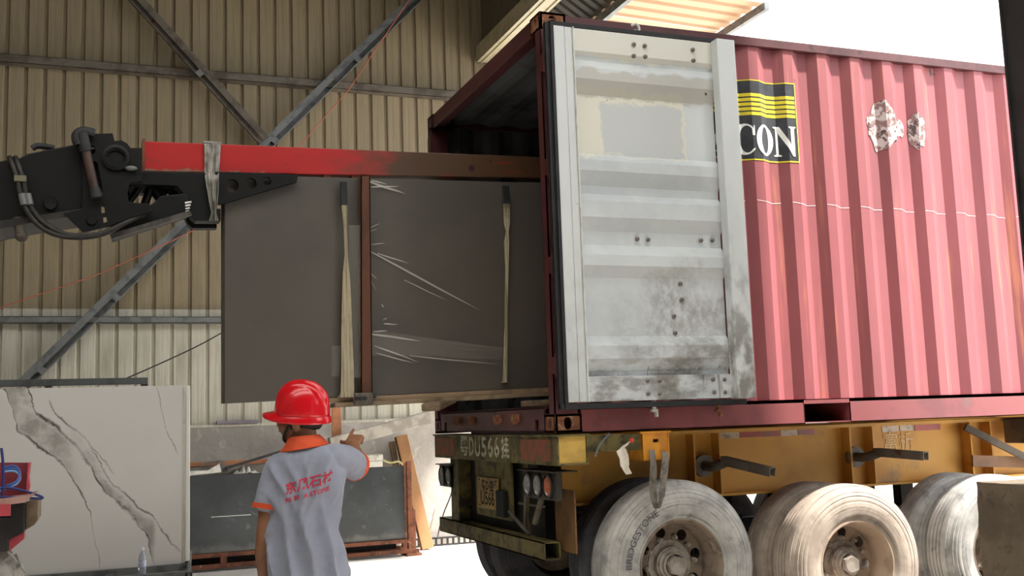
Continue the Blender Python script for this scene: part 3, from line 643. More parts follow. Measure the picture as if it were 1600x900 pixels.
# mudguard arms
def arm(pts):
    P = [Vector(p) for p in pts]; g = MB()
    g.cyl(P[0]+Vector((0, .03, 0)), P[0]+Vector((0, -.01, 0)), .075, n=24)
    h = g.build('mudguard_arm', M['steel_old'], tr, smooth=40); g = MB(); g.tube(smoothpts(P[:3], 4), .034, 12)
    d = (P[3]-P[2]).normalized(); up = Vector((0, 0, 1)); sd_ = d.cross(up).normalized()
    a, b = P[2]-d*.03, P[3]
    g.bar(a+up*.027, b+up*.027, .07, .006); g.bar(a+sd_*.032, b+sd_*.032, .006, .055); g.bar(a-sd_*.032, b-sd_*.032, .006, .055)
    g.build('channel', M['steel_old'], h)
arm([atx(1100, 728, .64), atx(1116, 729, .54), atx(1136, 721, .46), atx(1207, 738, .14)])
arm([atx(1337, 714, .64), atx(1354, 714, .54), atx(1374, 707, .46), atx(1447, 713, .12)])
g = MB(); g.bar(atx(1508, 667, .6), atx(1640, 734, .35), .05, .05); g.build('stay', M['steel_old'], tr)
g = MB(); g.bar(atx(1519, 720, .55), atx(1660, 724, .45), .02, .085); g.build('stay', mat('brown_bar', '#7a5638', '#6a4830', 5), tr)
MB().box(4.05, 4.9, .3, .62, 1.23, 1.42).build('tool_box', M['steel_old'], tr, bevel=.01)
# ---- wheels
R_T, W_T = .522, .272
tp = [(.285, .036), (.292, .022), (.318, .010), (.335, .003), (.345, .004), (.352, .002), (.405, .000), (.412, .003), (.420, .001), (.440, .005), (.444, .009), (.450, .007), (.464, .014), (.467, .018), (.474, .018),
      (.486, .027), (.488, .031), (.497, .035), (.508, .046), (.513, .046)]
tp += [(.516, .050), (.520, .058)]
for gy in (.092, .124, .156, .188): tp += [(R_T, gy-.006), (.509, gy-.004), (.509, gy+.004), (R_T, gy+.006)]
tp += [(.520, W_T-.058)]+[(r, W_T-y) for r, y in tp[:21][::-1]]
def m_tyre(name, dust, dust2, amt):
    n = NT(name); x, y, z = n.xyz(); r = n.mth('SQRT', n.mth('ADD', n.mth('MULTIPLY', x, x), n.mth('MULTIPLY', z, z)))
    c = n.mix(n.ramp(n.noise(7, detail=8), .35, .65), lin(dust), lin(dust2))
    ring = n.n('ShaderNodeTexNoise'); cmb = n.n('ShaderNodeCombineXYZ'); n.l(n.mth('MULTIPLY', r, 60), cmb.inputs[0]); n.l(y, cmb.inputs[1]); n.l(cmb.outputs[0], ring.inputs['Vector']); ring.inputs['Scale'].default_value = 1.0
    worn = n.mth('MULTIPLY', n.ramp(ring.outputs[0], .5, .66), n.ramp(n.noise(3.5, detail=6, loc=(3, 3, 3)), .35, .6))
    c = n.mix(n.mth('MULTIPLY', worn, .65), c, lin('#4c4b4c')); c = n.mix(n.mth('MULTIPLY', n.ramp(n.noise(11, detail=9, loc=(8, 2, 2)), .55, .7), amt), c, lin('#37363a'))
    n.set('Base Color', c); n.set('Roughness', .8); n.bump(n.noise(70, detail=5), .25, .004); return n.m
M['tyre_g'] = m_tyre('dusty_tyre_grey', '#bdbab5', '#9a9894', .4); M['tyre_t'] = m_tyre('dusty_tyre_tan', '#b5a698', '#9a8c80', .25); M['tyre_d'] = m_tyre('dark_tyre', '#55545a', '#434248', .6)
M['rim_b'] = mat('dusty_brown_rim', '#8c7c6c', '#6e6054', 8, rough=.7, c3='#a8998a', s3=5); M['rim_t'] = mat('dusty_tan_rim', '#b09a86', '#9a8674', 7, rough=.7); M['hub'] = mat('hub_metal', '#aaa096', '#877d73', 14, rough=.5, metal=.15)
def lathe_mesh(name, prof, mt, closed=False, n=72, sm=35):
    me = MB().lathe(prof, n=n, closed=closed).mesh(name, smooth=sm); me.materials.append(mt); return me
tyre_me = {k: lathe_mesh('tyre', tp, M[k], True, 96) for k in ('tyre_g', 'tyre_t', 'tyre_d')}
def rim_mesh(mt):
    g = MB().lathe([(.296, .036), (.297, .026), (.290, .020), (.280, .020), (.276, .028), (.268, .036), (.262, .06), (.258, .10), (.250, .115), (.243, .13), (.240, .19), (.246, .21), (.26, .235), (.285, .245)], n=64)
    holes = [circ(.198*math.cos(a), .198*math.sin(a), .036, 14, .036) for a in [2*PI*i/8+.25 for i in range(8)]]
    g.prism(circ(0, 0, .243, 48), lambda u, v_, w_: (u, w_-.10*max(0, (.16-math.hypot(u, v_)))*.6, v_), .192, .202, holes)
    me = g.mesh('rim', smooth=35); me.materials.append(mt); return me
def hub_mesh():
    g = MB().lathe([(.150, .192), (.148, .182), (.112, .180), (.108, .15), (.100, .145), (.098, .135), (.082, .130), (.080, .11), (.066, .108)], n=40)
    g.cyl((0, .112, 0), (0, .082, 0), .066, .062, n=6); g.lathe([(.052, .083), (.05, .079), (.0001, .078)], n=24)
    me = g.mesh('hub', smooth=35); me.materials.append(M['hub']); return me
def nut_mesh():
    g = MB().cyl((0, .19, 0), (0, .160, 0), .017, .016, n=6); g.cyl((0, .165, 0), (0, .145, 0), .010, n=8); me = g.mesh('wheel_nut', smooth=30); me.materials.append(M['hub']); return me
HUB, NUT = hub_mesh(), nut_mesh(); RIMS = {k: rim_mesh(M[k]) for k in ('rim_b', 'rim_t')}
inner_rim = lathe_mesh('rim', [(.296, .036), (.28, .022), (.262, .06), (.25, .12), (.12, .15), (.0001, .15)], M['rim_b'], n=40)
def raw(name, me, parent, loc, rot=None):
    o = bpy.data.objects.new(name, me); COL.objects.link(o); o.parent = parent; o.location = loc; o['_o'] = (0, 0, 0)
    if rot: o.rotation_euler = rot
    return o
for i, (x, z, tm, rm) in enumerate(((.815, .617, 'tyre_g', 'rim_b'), (2.115, .522, 'tyre_t', 'rim_t'), (3.37, .522, 'tyre_g', 'rim_b'))):
    for side in (0, 1):
        rz = (0, 0, PI*side)
        for dual in (0, 1):
            y = (dual*.335) if side == 0 else CW-dual*.335
            k = tm if side == 0 and (dual == 0 or i > 0) else 'tyre_d'
            t = raw('tyre', tyre_me[k], tr, (x, y-1.2, z), (0, .35*i, rz[2]))
            if dual == 0 and side == 0:
                r_ = raw('rim', RIMS[rm], t, (0, 0, 0)); raw('hub', HUB, t, (0, 0, 0))
                for q in range(10): a = 2*PI*q/10+.1; raw('wheel_nut', NUT, t, (.1675*math.cos(a), -.004, .1675*math.sin(a)))
            else: raw('rim', inner_rim, t, (0, 0, 0))
            if i == 0 and side == 0 and dual == 0:
                V, F = text_geo('BRIDGESTONE', .058, 1.0, 0.0012); rr = .357
                def mp(u, v_, w_): a = math.radians(147)-(u*1.02)/rr; r2 = rr+v_+.018; return (r2*math.cos(a), w_, r2*math.sin(a))
                g = MB(); N_v = len(V); g.add([mp(*p, -.0035) for p in V], F); me = g.mesh('sidewall_letter'); me.materials.append(mat('sidewall_letter_rubber', '#56555a', '#7a7876', 30, rough=.8)); raw('sidewall_letter', me, t, (0, 0, 0), (0, -.35*i, 0))
    MB().cyl((x, .3, z), (x, CW-.3, z), .075, n=20).build('axle', M['dark_in'], tr, smooth=50)
    for y in (.87, CW-.87):
        g = MB(); g.box(x-.5, x+.5, y-.04, y+.04, z+.10, z+.19); g.box(x-.55, x-.42, y-.05, y+.05, z+.1, 1.0); g.box(x+.42, x+.55, y-.05, y+.05, z+.1, 1.0); g.box(x-.1, x+.1, y-.06, y+.06, z-.06, z+.22)
        g.build('leaf_spring', M['dark_in'], tr)
# ---- loose things hanging from the trailer
def ribbon(path, widths, wdir, thick=.002):
    P = smoothpts(path, 5); N = len(P); wd = Vector(wdir).normalized(); g = MB(); ws = [widths[min(len(widths)-1, int(i/(N-1)*(len(widths)-1)))] for i in range(N)]
    v = []
    for i, p in enumerate(P):
        d = (P[min(i+1, N-1)]-P[max(i-1, 0)]).normalized(); nn = d.cross(wd).normalized()
        for a, b in ((-1, -1), (1, -1), (1, 1), (-1, 1)): v.append(p+wd*a*ws[i]/2+nn*b*thick/2)
    f = [(i*4+k, i*4+(k+1) % 4, i*4+4+(k+1) % 4, i*4+4+k) for i in range(N-1) for k in range(4)]+[(3, 2, 1, 0), tuple((N-1)*4+k for k in range(4))]
    return g.add(v, f)
M['web'] = mat('grimy_grey_webbing', '#7d756b', '#5c554d', 18, rough=.9, bump=.3, bs=90)
Y_ = -.06
g = ribbon([atx(1018, 703, Y_), atx(1021, 730, Y_-.01), atx(1020, 760, Y_-.02), atx(1023, 785, Y_-.02), atx(1028, 794, Y_-.02), atx(1034, 775, Y_-.03), atx(1037, 745, Y_-.03), atx(1040, 715, Y_-.02), atx(1037, 706, Y_)], [.05, .06, .055, .045, .035, .05, .065, .055, .04], (.9, .35, 0), .005)
thing('webbing_strap', g, M['web'], 'grimy grey webbing strap looped from the orange bracket over the tyre', 'strap', smooth=60)
g = ribbon([atx(986, 689, -.05), atx(978, 695, -.06), atx(971, 703, -.07), atx(975, 715, -.07), atx(977, 730, -.07), atx(983, 741, -.07)], [.02, .04, .075, .07, .05, .04], (.95, .25, .1), .003)
rb_ = thing('plastic_ribbon', g, mat('white_plastic', '#ddd3c4', '#c8bcab', 9, rough=.5), 'white plastic ribbon dangling from the yellow side plate of the trailer', 'ribbon', smooth=60)
MB().ell(atx(987, 688, -.055), (.014, .008, .014)).build('ribbon_knot', mat('red_plastic', '#d8452f', rough=.4), rb_, smooth=60)
# concrete block at the right edge
g = MB(); bx0 = 2.17
def blk(u, v_):
    return None
rows = 26; pts = []
for j in range(rows+1):
    z = 1.045*j/rows; ring = []
    per = [(2.72+1.13*t/16, -.84) for t in range(16)]+[(3.85, -.84+.42*t/8) for t in range(8)]+[(3.85-1.13*t/16, -.42) for t in range(16)]+[(2.72, -.42-.42*t/8) for t in range(8)]
    for x, y in per:
        nn = noise.noise(Vector((x*9, y*9, z*9)))*.014; cx, cy = 3.2, -.63; ring.append((x+nn*(1 if x > cx else -1), y+nn*(1 if y > cy else -1), z+(.006*noise.noise(Vector((x*11, y*11, 3))) if j == rows else 0)))
    pts.append(ring)
thing('concrete_block', MB().loft(pts), M['block'], 'dark mouldy concrete block standing before the third wheel, bottom right', 'concrete block', smooth=40)

# ------------------------------------------------------------------ telescopic handler: boom, head, hoses, front of the chassis
JY = 1.0
def pz(px, py, y=JY): p = atx(px, py, y); return (p.x, p.z)
def plate(P, y0, y1, holes=(), ref=None):
    ref = y0 if ref is None else ref
    return MB().prism([pz(*p, ref) for p in P], lambda u, v_, w_: (u, w_, v_), y0, y1, [[pz(*p, ref) for p in h] for h in holes])
th = empty('telescopic_handler', (-3.6, JY, 0), 'black boom of a red telescopic handler reaching in from the left', 'telehandler')
BY = .82
g = plate([(-420, 330), (0, 252), (30, 247), (42, 240), (118, 225), (160, 235), (160, 300), (125, 328), (0, 352), (-420, 445)], BY+.01, 1.18, ref=BY+.01)
g.build('boom', M['black'], th, bevel=.008)
g = plate([(-420, 445), (0, 345), (100, 330), (128, 326), (128, 336), (60, 346), (0, 357), (-420, 462)], BY-.012, 1.2, ref=BY-.012); g.build('boom_flange', mat('scuffed_black_flange', '#2c2825', '#1a1818', 8, rough=.5), th)
# head plates, with the slots one sees the wall through
head = [(118, 213), (124, 209), (176, 208), (179, 220), (190, 219), (199, 224), (204, 231), (222, 231), (222, 283), (203, 286), (199, 300), (201, 316), (232, 318), (238, 330), (205, 340), (168, 354), (130, 363), (99, 333), (128, 326), (130, 240)]
slots = [[(140, 228), (147, 229), (149, 236), (146, 241), (141, 239)], [(144, 251), (152, 254), (161, 303), (157, 307), (149, 291)], [(157, 321), (163, 322), (164, 332), (159, 333)], [(161, 339), (166, 338), (168, 346), (162, 348)]]
hp = plate(head, BY-.03, BY+.005, slots, ref=BY-.03).build('boom_head', M['black'], th, bevel=.003)
plate([(165, 231), (204, 231), (222, 231), (222, 283), (203, 286), (199, 318), (170, 330)], 1.16, 1.19, ref=BY-.03).build('boom_head', M['black'], th)
q = atx(181, 247, BY-.03); MB().lathe([(.075, .0), (.078, -.02), (.06, -.024), (.045, -.012), (.04, .03), (.0001, .03)], (q.x, BY-.03, q.z), n=32).build('pivot_boss', M['black'], hp, smooth=40)
a, b = atx(129, 214, BY-.07), atx(149, 300, BY-.07)
MB().cyl(a, b, .026, n=20).build('pin_rod', mat('brown_rod', '#4a332c', '#33241f', 9, rough=.5), hp, smooth=50)
g = MB(); d = (b-a).normalized(); MB().cyl(b-d*.02, b+d*.035, .032, n=18).build('pin_collar', M['dark_steel'], hp, smooth=50); g.cyl(a-d*.02, a+d*.09, .034, n=18); g.tube(smoothpts([a+Vector((-.02, 0, -.05)), a+Vector((-.035, 0, .0)), a+Vector((0, 0, .035)), a+Vector((.06, .02, .03))], 4), .028, 10); g.build('pin_collar', M['dark_steel'], hp, smooth=50)
q = atx(143, 345, BY-.03); MB().lathe([(.0001, -.012), (.025, -.012), (.03, 0)], (q.x, BY-.03, q.z), n=18).build('pin_boss', M['black'], hp, smooth=40)
q = atx(79, 318, BY-.01); MB().lathe([(.0001, -.01), (.035, -.012), (.04, 0)], (q.x, BY-.01, q.z), n=20).build('pin_boss', M['black'], th, smooth=40)
q = atx(205, 263, BY-.05); MB().ell(q, (.035, .02, .016)).build('grease_cap', M['steel'], hp, smooth=60)
MB().tube(smoothpts([atx(50, 232, .9), atx(58, 228, .9), atx(72, 229, .9), atx(85, 232, .9)], 4), .018, 8).build('lifting_eye', M['dark_steel'], th, smooth=50)
g = MB(); a, b = atx(28, 340, .84), atx(34, 370, .84); g.cyl(a, b, .032, n=14); g.ell(b, (.036, .036, .03)); g.build('pin', M['steel_old'], th, smooth=50)
# quick-coupler frame, tilt rams and lower arm
car = [(222, 268), (321, 270), (326, 300), (331, 325), (345, 326), (345, 345), (306, 345), (298, 338), (291, 320), (286, 303), (276, 290), (205, 288), (199, 281), (205, 270)]
cf = plate(car, JY-.13, JY-.02, ref=JY-.13).build('coupler_frame', M['black'], th, bevel=.004)
plate(car, JY+.12, JY+.2, ref=JY-.13).build('coupler_frame', M['black'], th)
for k in range(4): MB().bar(atx(289+k*.4, 317+k*4.6, JY-.15), atx(299-k*1.2, 315.5+k*4.6, JY-.15), .01, .009).build('reflector_strip', M['p_white'], cf)
g = plate([(172, 352), (200, 330), (238, 318), (252, 306), (290, 302), (297, 330), (262, 341), (215, 356), (176, 369)], .86, 1.1, ref=.86); g.build('lower_arm', M['black'], th, bevel=.006)
MB().bar(atx(173, 370, .84), atx(298, 333, .84), .03, .03).build('lower_arm_edge', mat('scuffed_grey', '#4f4a46', '#35322f', 12, rough=.5), th)
for p, q, r in (((200, 318), (226, 284), .022), ((226, 320), (236, 291), .026), ((250, 312), (234, 290), .026), ((258, 312), (248, 292), .022), ((272, 308), (262, 292), .02), ((203, 287), (284, 291), .026)):
    MB().cyl(atx(*p, .98), atx(*q, .98), r, n=12).build('link_rod', M['black'], th, smooth=50)
for k, off in enumerate((0, 9)):
    P = smoothpts([atx(15+off, 246, .83), atx(19+off, 256, .79), atx(27+off, 280, .77), atx(32+off, 305, .77), atx(39+off, 323, .77), atx(56+off, 348-k*3, .77), atx(82+off, 365-k*3, .77), atx(118, 371-k*3, .77), atx(160, 366-k*2, .77), atx(200, 346, .80), atx(225, 336, .84)], 5)
    MB().tube(P, .0155, 10).build('hydraulic_hose', mat('hose_rubber', '#2a2623', '#1b1918', 20, rough=.55), th, smooth=60)
    MB().cyl(atx(34+off, 303, .765), atx(38+off, 320, .765), .021, n=12).build('hose_fitting', M['steel'], th, smooth=50)
MB().box(*sorted((atx(22, 278, .75).x, atx(41, 278, .75).x)), .745, .80, atx(30, 283, .75).z, atx(30, 274, .75).z).build('hose_clamp', mat('olive_clamp', '#6d6a54', '#57543f', 9), th)
# chassis front seen at the lower left, with its tyre and blue air lines
CY = .2
M['mred'] = mat('sun_faded_red_paint', '#c8505a', '#b5414c', 4, rough=.5); M['mred_d'] = mat('deep_red_panel', '#7d2f3a', '#6b2630', 5, rough=.5)
def cz(P, y0, y1): return plate(P, y0, y1, ref=y0)
cz([(-160, 722), (46, 723), (43, 775), (-160, 790)], CY, CY+.03).build('front_panel', M['mred_d'], th)
cz([(44, 723), (47.5, 723.5), (45, 745), (46.5, 760), (42, 776), (40, 776)], CY-.06, CY+.03).build('panel_edge', M['mred'], th)
cz([(-160, 800), (40, 775), (56, 770), (40, 785), (-160, 812)], CY-.2, CY+.05).build('deck_plate', mat('dusty_red_deck', '#b08a80', '#8f6a62', 7, rough=.7), th)
cz([(-160, 790), (16, 788), (16, 806), (-160, 812)], CY-.22, CY-.18).build('side_panel', M['mred'], th)
cz([(-160, 812), (14, 808), (16, 787), (40, 784), (38, 832), (14, 843), (14, 862), (-160, 870)], CY-.1, CY+.1).build('front_block', mat('dark_block', '#35302f', '#262324', 4, rough=.7), th, bevel=.01)
wd_ = cz([(40, 786), (60, 782), (59, 812), (54, 820), (39, 829)], CY-.05, CY+.25).build('timber_buffer', M['wood_old'], th, bevel=.006)
cz([(14, 843), (38, 831), (37.5, 842), (14, 862)], CY-.08, CY+.02).build('lower_guard', M['mred'], th)
for k in range(3):
    P = smoothpts([atx(6, 731+k*3, CY-.1), atx(22, 728+k*4, CY-.1), atx(31, 738+k*3, CY-.1), atx(26, 752+k*2, CY-.12), atx(10, 759+k*2, CY-.12), atx(-4, 764+k*2, CY-.1)], 5)
    MB().tube(P, .006, 8).build('air_line', mat('blue_air_line', '#3f5a9a' if k < 2 else '#7fa8d8', rough=.4), th, smooth=60)
for P in ([(-6, 762), (20, 763), (45, 769), (66, 777), (55, 779), (-6, 776)], [(2, 700), (4, 715), (5, 740), (4, 775)]):
    MB().tube(smoothpts([atx(*p, CY-.14) for p in P], 5), .0065, 8).build('air_line', mat('deep_blue_air_line', '#2b3170', rough=.4), th, smooth=60)
tm_ = MB().lathe([(.3, .02), (.39, 0), (.50, .0), (.55, .03), (.565, .08), (.565, .26), (.55, .31), (.50, .34), (.3, .32)], n=56).mesh('tyre', smooth=40); tm_.materials.append(mat('whitish_worn_tyre', '#b0aca4', '#8c8880', 8, rough=.9))
fw = raw('tyre', tm_, th, (-3.38+3.6, .14-JY, .60))
g = MB()
for k in range(30):
    a = 2*PI*k/30
    for s in (0, 1):
        c_ = Vector((.57*math.cos(a+s*.1), .10+.14*s, .57*math.sin(a+s*.1))); R_ = Matrix.Rotation(-a-s*.1, 3, 'Y') @ Matrix.Rotation(.5 if s else -.5, 3, 'X'); g.obox(c_, (.035, .13, .05), R_)
lm = g.mesh('tread_lugs'); lm.materials.append(mat('pale_lug', '#c0bcb4', '#9d9991', 8, rough=.9)); raw('tread_lug', lm, fw, (0, 0, 0))
rm_ = MB().lathe([(.31, .03), (.29, .02), (.15, .06), (.06, .05), (.0001, .05)], n=32).mesh('rim', smooth=40); rm_.materials.append(M['dark_in']); raw('rim', rm_, fw, (0, 0, 0))

SY = .93
# ------------------------------------------------------------------ lifting jib held by the coupler
n = NT('jib_paint'); x, y, z = n.xyz(); wv = n.mth('ADD', x, n.mth('MULTIPLY', n.mth('SUBTRACT', n.noise(5, (1, 1, 2.5), detail=7), .5), 1.1))
c = n.mix(n.ramp(wv, 1.02, 1.75), lin('#b01c1c'), lin('#4f3826')); c = n.mix(n.mth('MULTIPLY', n.ramp(n.noise(6, (.5, 1, 3), detail=8, loc=(4, 2, 7)), .57, .68), .6), c, lin('#8d2a1c'))
edge = n.mth('MULTIPLY', n.ramp(n.mth('ADD', z, n.mth('MULTIPLY', n.mth('SUBTRACT', n.noise(14, (1, 1, 1), detail=8), .5), .10)), .036, .014), 1.0)
c = n.mix(n.mth('MULTIPLY', edge, .85), c, lin('#8b7a66')); c = n.mix(n.ramp(n.noise(18, detail=5, loc=(1, 9, 4)), .70, .73), c, lin('#2a1714')); n.set('Base Color', c); n.set('Roughness', .42); n.bump(n.noise(20), .08, .01); M['jib'] = n.m
jib = empty('lifting_jib', (-2.276, JY, 3.12), 'long red and rusty lifting jib beam reaching into the container', 'lifting jib')
def jz(x, top): 
    t = (x+2.276)/2.14; return (3.313+.043*t) if top else (3.122+.075*t)
g = MB(); xs = [-2.276, -.86, .52]
v = []
for xx in xs:
    for yy, tp_ in ((JY-.075, 0), (JY+.075, 0), (JY+.075, 1), (JY-.075, 1)): v.append((xx, yy, jz(xx, tp_)))
g.add(v, [(i*4+k, i*4+(k+1) % 4, i*4+4+(k+1) % 4, i*4+4+k) for i in range(2) for k in range(4)]+[(3, 2, 1, 0), (8, 9, 10, 11)])
g.build('beam', M['jib'], jib, bevel=.006)
g = MB(); g.box(-2.28, -2.265, JY-.085, JY+.085, 3.11, 3.325); g.build('end_flange', M['rusty'], jib)
q = atx(737, 263, JY-.077); MB().lathe([(.0001, -.001), (.022, -.001), (.024, .004)], (q.x, JY-.076, q.z), n=18).build('pin_hole', mat('dark_red_hole', '#2a0c0c'), jib)
gz = plate([(336, 268), (466, 273), (464, 284), (405, 301), (346, 319), (338, 319)], SY-.055, SY-.022, [circ(363, 290, 10, 16), circ(392, 287, 9, 16), circ(417.5, 283, 6.5, 14)], ref=SY-.055)
gz.build('gusset', M['black'], jib)
for px in (512, 556, 466):
    q = atx(px, 281, JY-.05); h = .075 if px != 466 else .05; MB().box(q.x-.03 if px != 466 else q.x-.01, q.x+.022, JY-.06, JY+.06, q.z-h/2, q.z+h/2+.02).build('lug', M['rusty'] if px != 466 else M['black'], jib, bevel=.004)
a, b = atx(514, 290, JY), atx(576, 290.5, JY); MB().cyl(a-Vector((.02, 0, 0)), b, .0085, n=10).build('shackle_pin', M['steel'], jib, smooth=50)
a, b = atx(742, 296, JY), atx(812, 294, JY); MB().cyl(a, b, .012, n=10).build('shackle_pin', M['dark_steel'], jib, smooth=50)
q = atx(792, 284, JY); MB().box(q.x-.06, q.x+.06, JY-.05, JY+.05, q.z-.03, q.z+.03).build('lug', M['black'], jib)
# plastic film tied round the jib
g = MB(); film = mat('silver_plastic_film', '#a8a49c', '#8a8680', 14, rough=.22, bump=.8, bs=22, bst=(3, 3, .6))
def fl_(u, v_):
    P = [(317, 224), (345, 224), (342, 272), (338, 310), (336, 345)] ; Q = [(317, 224), (319, 272), (327, 310), (330, 345)]
    y = 224+121*v_; wl = [(224, 318, 345), (245, 319, 344), (272, 320, 342), (295, 324, 342), (318, 328, 340), (332, 331, 338), (345, 327, 342)]
    for (ya, la, ra), (yb, lb, rb2) in zip(wl, wl[1:]):
        if ya <= y <= yb: t = (y-ya)/(yb-ya); l_, r_ = la+(lb-la)*t, ra+(rb2-ra)*t
    yy = JY-.078-.018-.012*math.sin(u*26+v_*3)*(.4+.6*v_)-.01*math.sin(u*11-v_*7)-(.06 if y > 268 else 0)*min(1, (y-268)/10 if y > 268 else 0)
    p = atx(l_+(r_-l_)*u, y, yy); return tuple(p)
g.grid(fl_, 30, 34); p0, p1 = atx(318, 224, JY-.09), atx(345, 224, JY-.09)
g.box(p0.x, p1.x, JY-.09, JY+.085, jz(p0.x, 1)+.001, jz(p0.x, 1)+.012)
fo = thing('plastic_film', g, film, 'crumpled silver plastic film tied round the red jib beam', 'plastic film', smooth=60)
sm = fo.modifiers.new('thick', 'SOLIDIFY'); sm.thickness = .003

# ------------------------------------------------------------------ dark slab bundle hanging from the jib
def tilt(x): return .024*(x+1.79)
ns = 6; th_s = .022
n = NT('dark_stone_slab_back'); x, y, z = n.xyz()
c = n.mix(n.ramp(n.noise(1.1, detail=4), .35, .7), lin('#575049'), lin('#4b4641')); c = n.mix(n.ramp(n.noise(.9, (1, 1, .3), detail=3, loc=(3, 5, 5)), .5, .75), c, lin('#4f4b48'))
n.set('Base Color', c); n.set('Roughness', .5); n.bump(n.noise(9, (1, 1, 1), detail=4), .02, .01); M['slab'] = n.m
def slab_mb(x0, x1, zl, zh, y0, y1, r=.004):
    return MB().add([(xx, yy, zz+tilt(xx)) for xx in (x0, x1) for yy in (y0, y1) for zz in (zl, zh)], [(0, 1, 3, 2), (4, 6, 7, 5), (0, 4, 5, 1), (2, 3, 7, 6), (0, 2, 6, 4), (1, 5, 7, 3)])
for k in range(ns):
    y0_ = SY+k*(th_s+.002)
    thing('stone_slab', slab_mb(-1.79-.004*((k*7) % 3), 1.36, 1.70, 3.128, y0_, y0_+th_s), M['slab'],
          'large dark grey stone slab at the front of the hanging bundle' if k == 0 else 'dark stone slab packed behind the front slab of the hanging bundle', 'stone slab', 'hanging bundle of dark stone slabs', bevel=.002)
# timber under it, steel upright, slings, block
thing('timber_runner', slab_mb(-1.12, .62, 1.640, 1.668, SY-.045, SY+.12), M['wood_old'], 'thin timber runner strapped under the hanging slab bundle', 'timber', bevel=.004)
thing('timber_runner', slab_mb(-1.45, .40, 1.669, 1.699, SY-.012, SY+.03), mat('pale_strip', '#9c8468', '#84705a', 6), 'pale thin wooden strip along the bottom edge of the hanging slabs', 'timber')
up_ = empty('steel_upright', (-.9, SY, 1.66), 'rusty brown steel upright clamped on the front of the hanging slabs', 'steel post')
a, b = atx(564, 280, SY-.075), atx(583, 280, SY-.075); c0, d0 = atx(563, 614, SY-.075), atx(582, 614, SY-.075)
g = MB(); P = [(a.x, a.z+.02), (b.x-.02, b.z+.02), (d0.x, d0.z), (c0.x+.005, c0.z)]
g.prism(P, lambda u, v_, w_: (u, w_, v_), SY-.075, SY-.07); g.prism([(P[1][0]-.006, P[1][1]), P[1], P[2], (P[2][0]-.006, P[2][1])], lambda u, v_, w_: (u, w_, v_), SY-.075, SY-.005)
g.prism([P[0], (P[0][0]+.006, P[0][1]), (P[3][0]+.006, P[3][1]), P[3]], lambda u, v_, w_: (u, w_, v_), SY-.075, SY-.005); g.build('channel', mat('rust_orange_channel', '#5f3a28', '#4a2d20', 5, rough=.8, st=(1, 1, .4), c3='#4a332a', s3=9), up_)
z_ = c0.z; g = MB(); g.box(c0.x-.04, d0.x, SY-.10, SY-.047, z_-.075, z_); g.build('foot_bracket', M['steel_old'], up_, bevel=.006)
for k in range(3): MB().lathe([(.0001, -.012), (.012, -.012), (.013, 0)], (c0.x-.03+.045*k*.6, SY-.10, z_-.035), n=10).build('bolt', M['dark_steel'], up_)
g = MB(); g.cyl((d0.x, SY-.04, z_-.02), (d0.x+.03, SY-.04, z_-.02), .012, n=8); g.build('bolt', M['dark_steel'], up_)
n = NT('fibre_sling'); x, y, z = n.xyz(); st_ = n.noise(1, (150, 150, 1.5), detail=3); c = n.mix(n.ramp(st_, .45, .62), lin('#b5a88e'), lin('#857a62')); c = n.mix(n.ramp(n.noise(6, detail=7), .5, .7), c, lin('#8a7e66')); n.set('Base Color', c); n.set('Roughness', .9); n.bump(st_, .5, .004); M['sling'] = n.m
def sling(rows, y, label, grp):
    g = MB(); v = []; K = 9; 
    R2 = []
    for j in range(len(rows)-1):
        for t in range(5):
            R2.append([rows[j][i]+(rows[j+1][i]-rows[j][i])*t/5 for i in range(len(rows[j]))])
    R2.append(list(rows[-1]))
    for py, l_, r_ in R2:
        for s in (0, 1):
            for k in range(K): px = l_+(r_-l_)*k/(K-1); p = atx(px, py, y); v.append((p.x, y-.012-.003*(k % 2)+s*.008, p.z))
    N = len(R2); f = []
    for i in range(N-1):
        o0, o1 = i*2*K, (i+1)*2*K
        for k in range(K-1): f += [(o0+k, o0+k+1, o1+k+1, o1+k), (o0+K+k, o1+K+k, o1+K+k+1, o0+K+k+1)]
        f += [(o0, o1, o1+K, o0+K), (o0+K-1, o0+2*K-1, o1+2*K-1, o1+K-1)]
    p0, p1 = atx(R2[-1][1], R2[-1][0], y), atx(R2[-1][2], R2[-1][0], y); g.add(v, f); g.box(p0.x, p1.x, y-.014, SY+.15, p0.z-.008, p0.z)
    return thing('lifting_sling', g, M['sling'], label, 'sling', grp, smooth=40)
sl = sling([(318, 533, 542), (360, 537, 542), (400, 538, 543), (430, 535, 546), (470, 534, 548), (520, 533, 550), (570, 533, 552), (612, 532, 553), (619, 530, 552)], SY-.05, 'wide fibre sling wrapped under the hanging slabs beside the rusty upright', 'fibre lifting slings')
sl2 = sling([(318, 786, 796), (350, 787, 796), (362, 790, 794), (380, 787, 795), (420, 789, 794), (500, 788, 792), (596, 785, 792)], SY-.02, 'narrow twisted fibre sling in the dark container mouth', 'fibre lifting slings')
for (px, y0_, y1_, o) in ((536.5, 284, 321, sl), (790, 290, 318, sl2)):
    a, b = atx(px-5, y0_, SY-.055), atx(px+6, y1_, SY-.055); MB().box(a.x, b.x, SY-.068, SY-.045, b.z, a.z).build('sling_sleeve', M['rubber'], o, bevel=.005)
g = MB(); a, b = atx(668, 634, SY-.1), atx(702, 610, SY+.1); g.bar(atx(672, 637, SY-.12), atx(700, 624, SY+.10), .13, .05); 
thing('wood_block', g, M['wood_old'], 'weathered wooden block jammed under the slabs at the container sill', 'wood block', bevel=.012)
thing('timber_plank', MB().box(.08, 1.8, .55, .75, ZB+.17, ZB+.21), M['wood_old'], 'loose timber plank lying on the container floor', 'timber', bevel=.004)
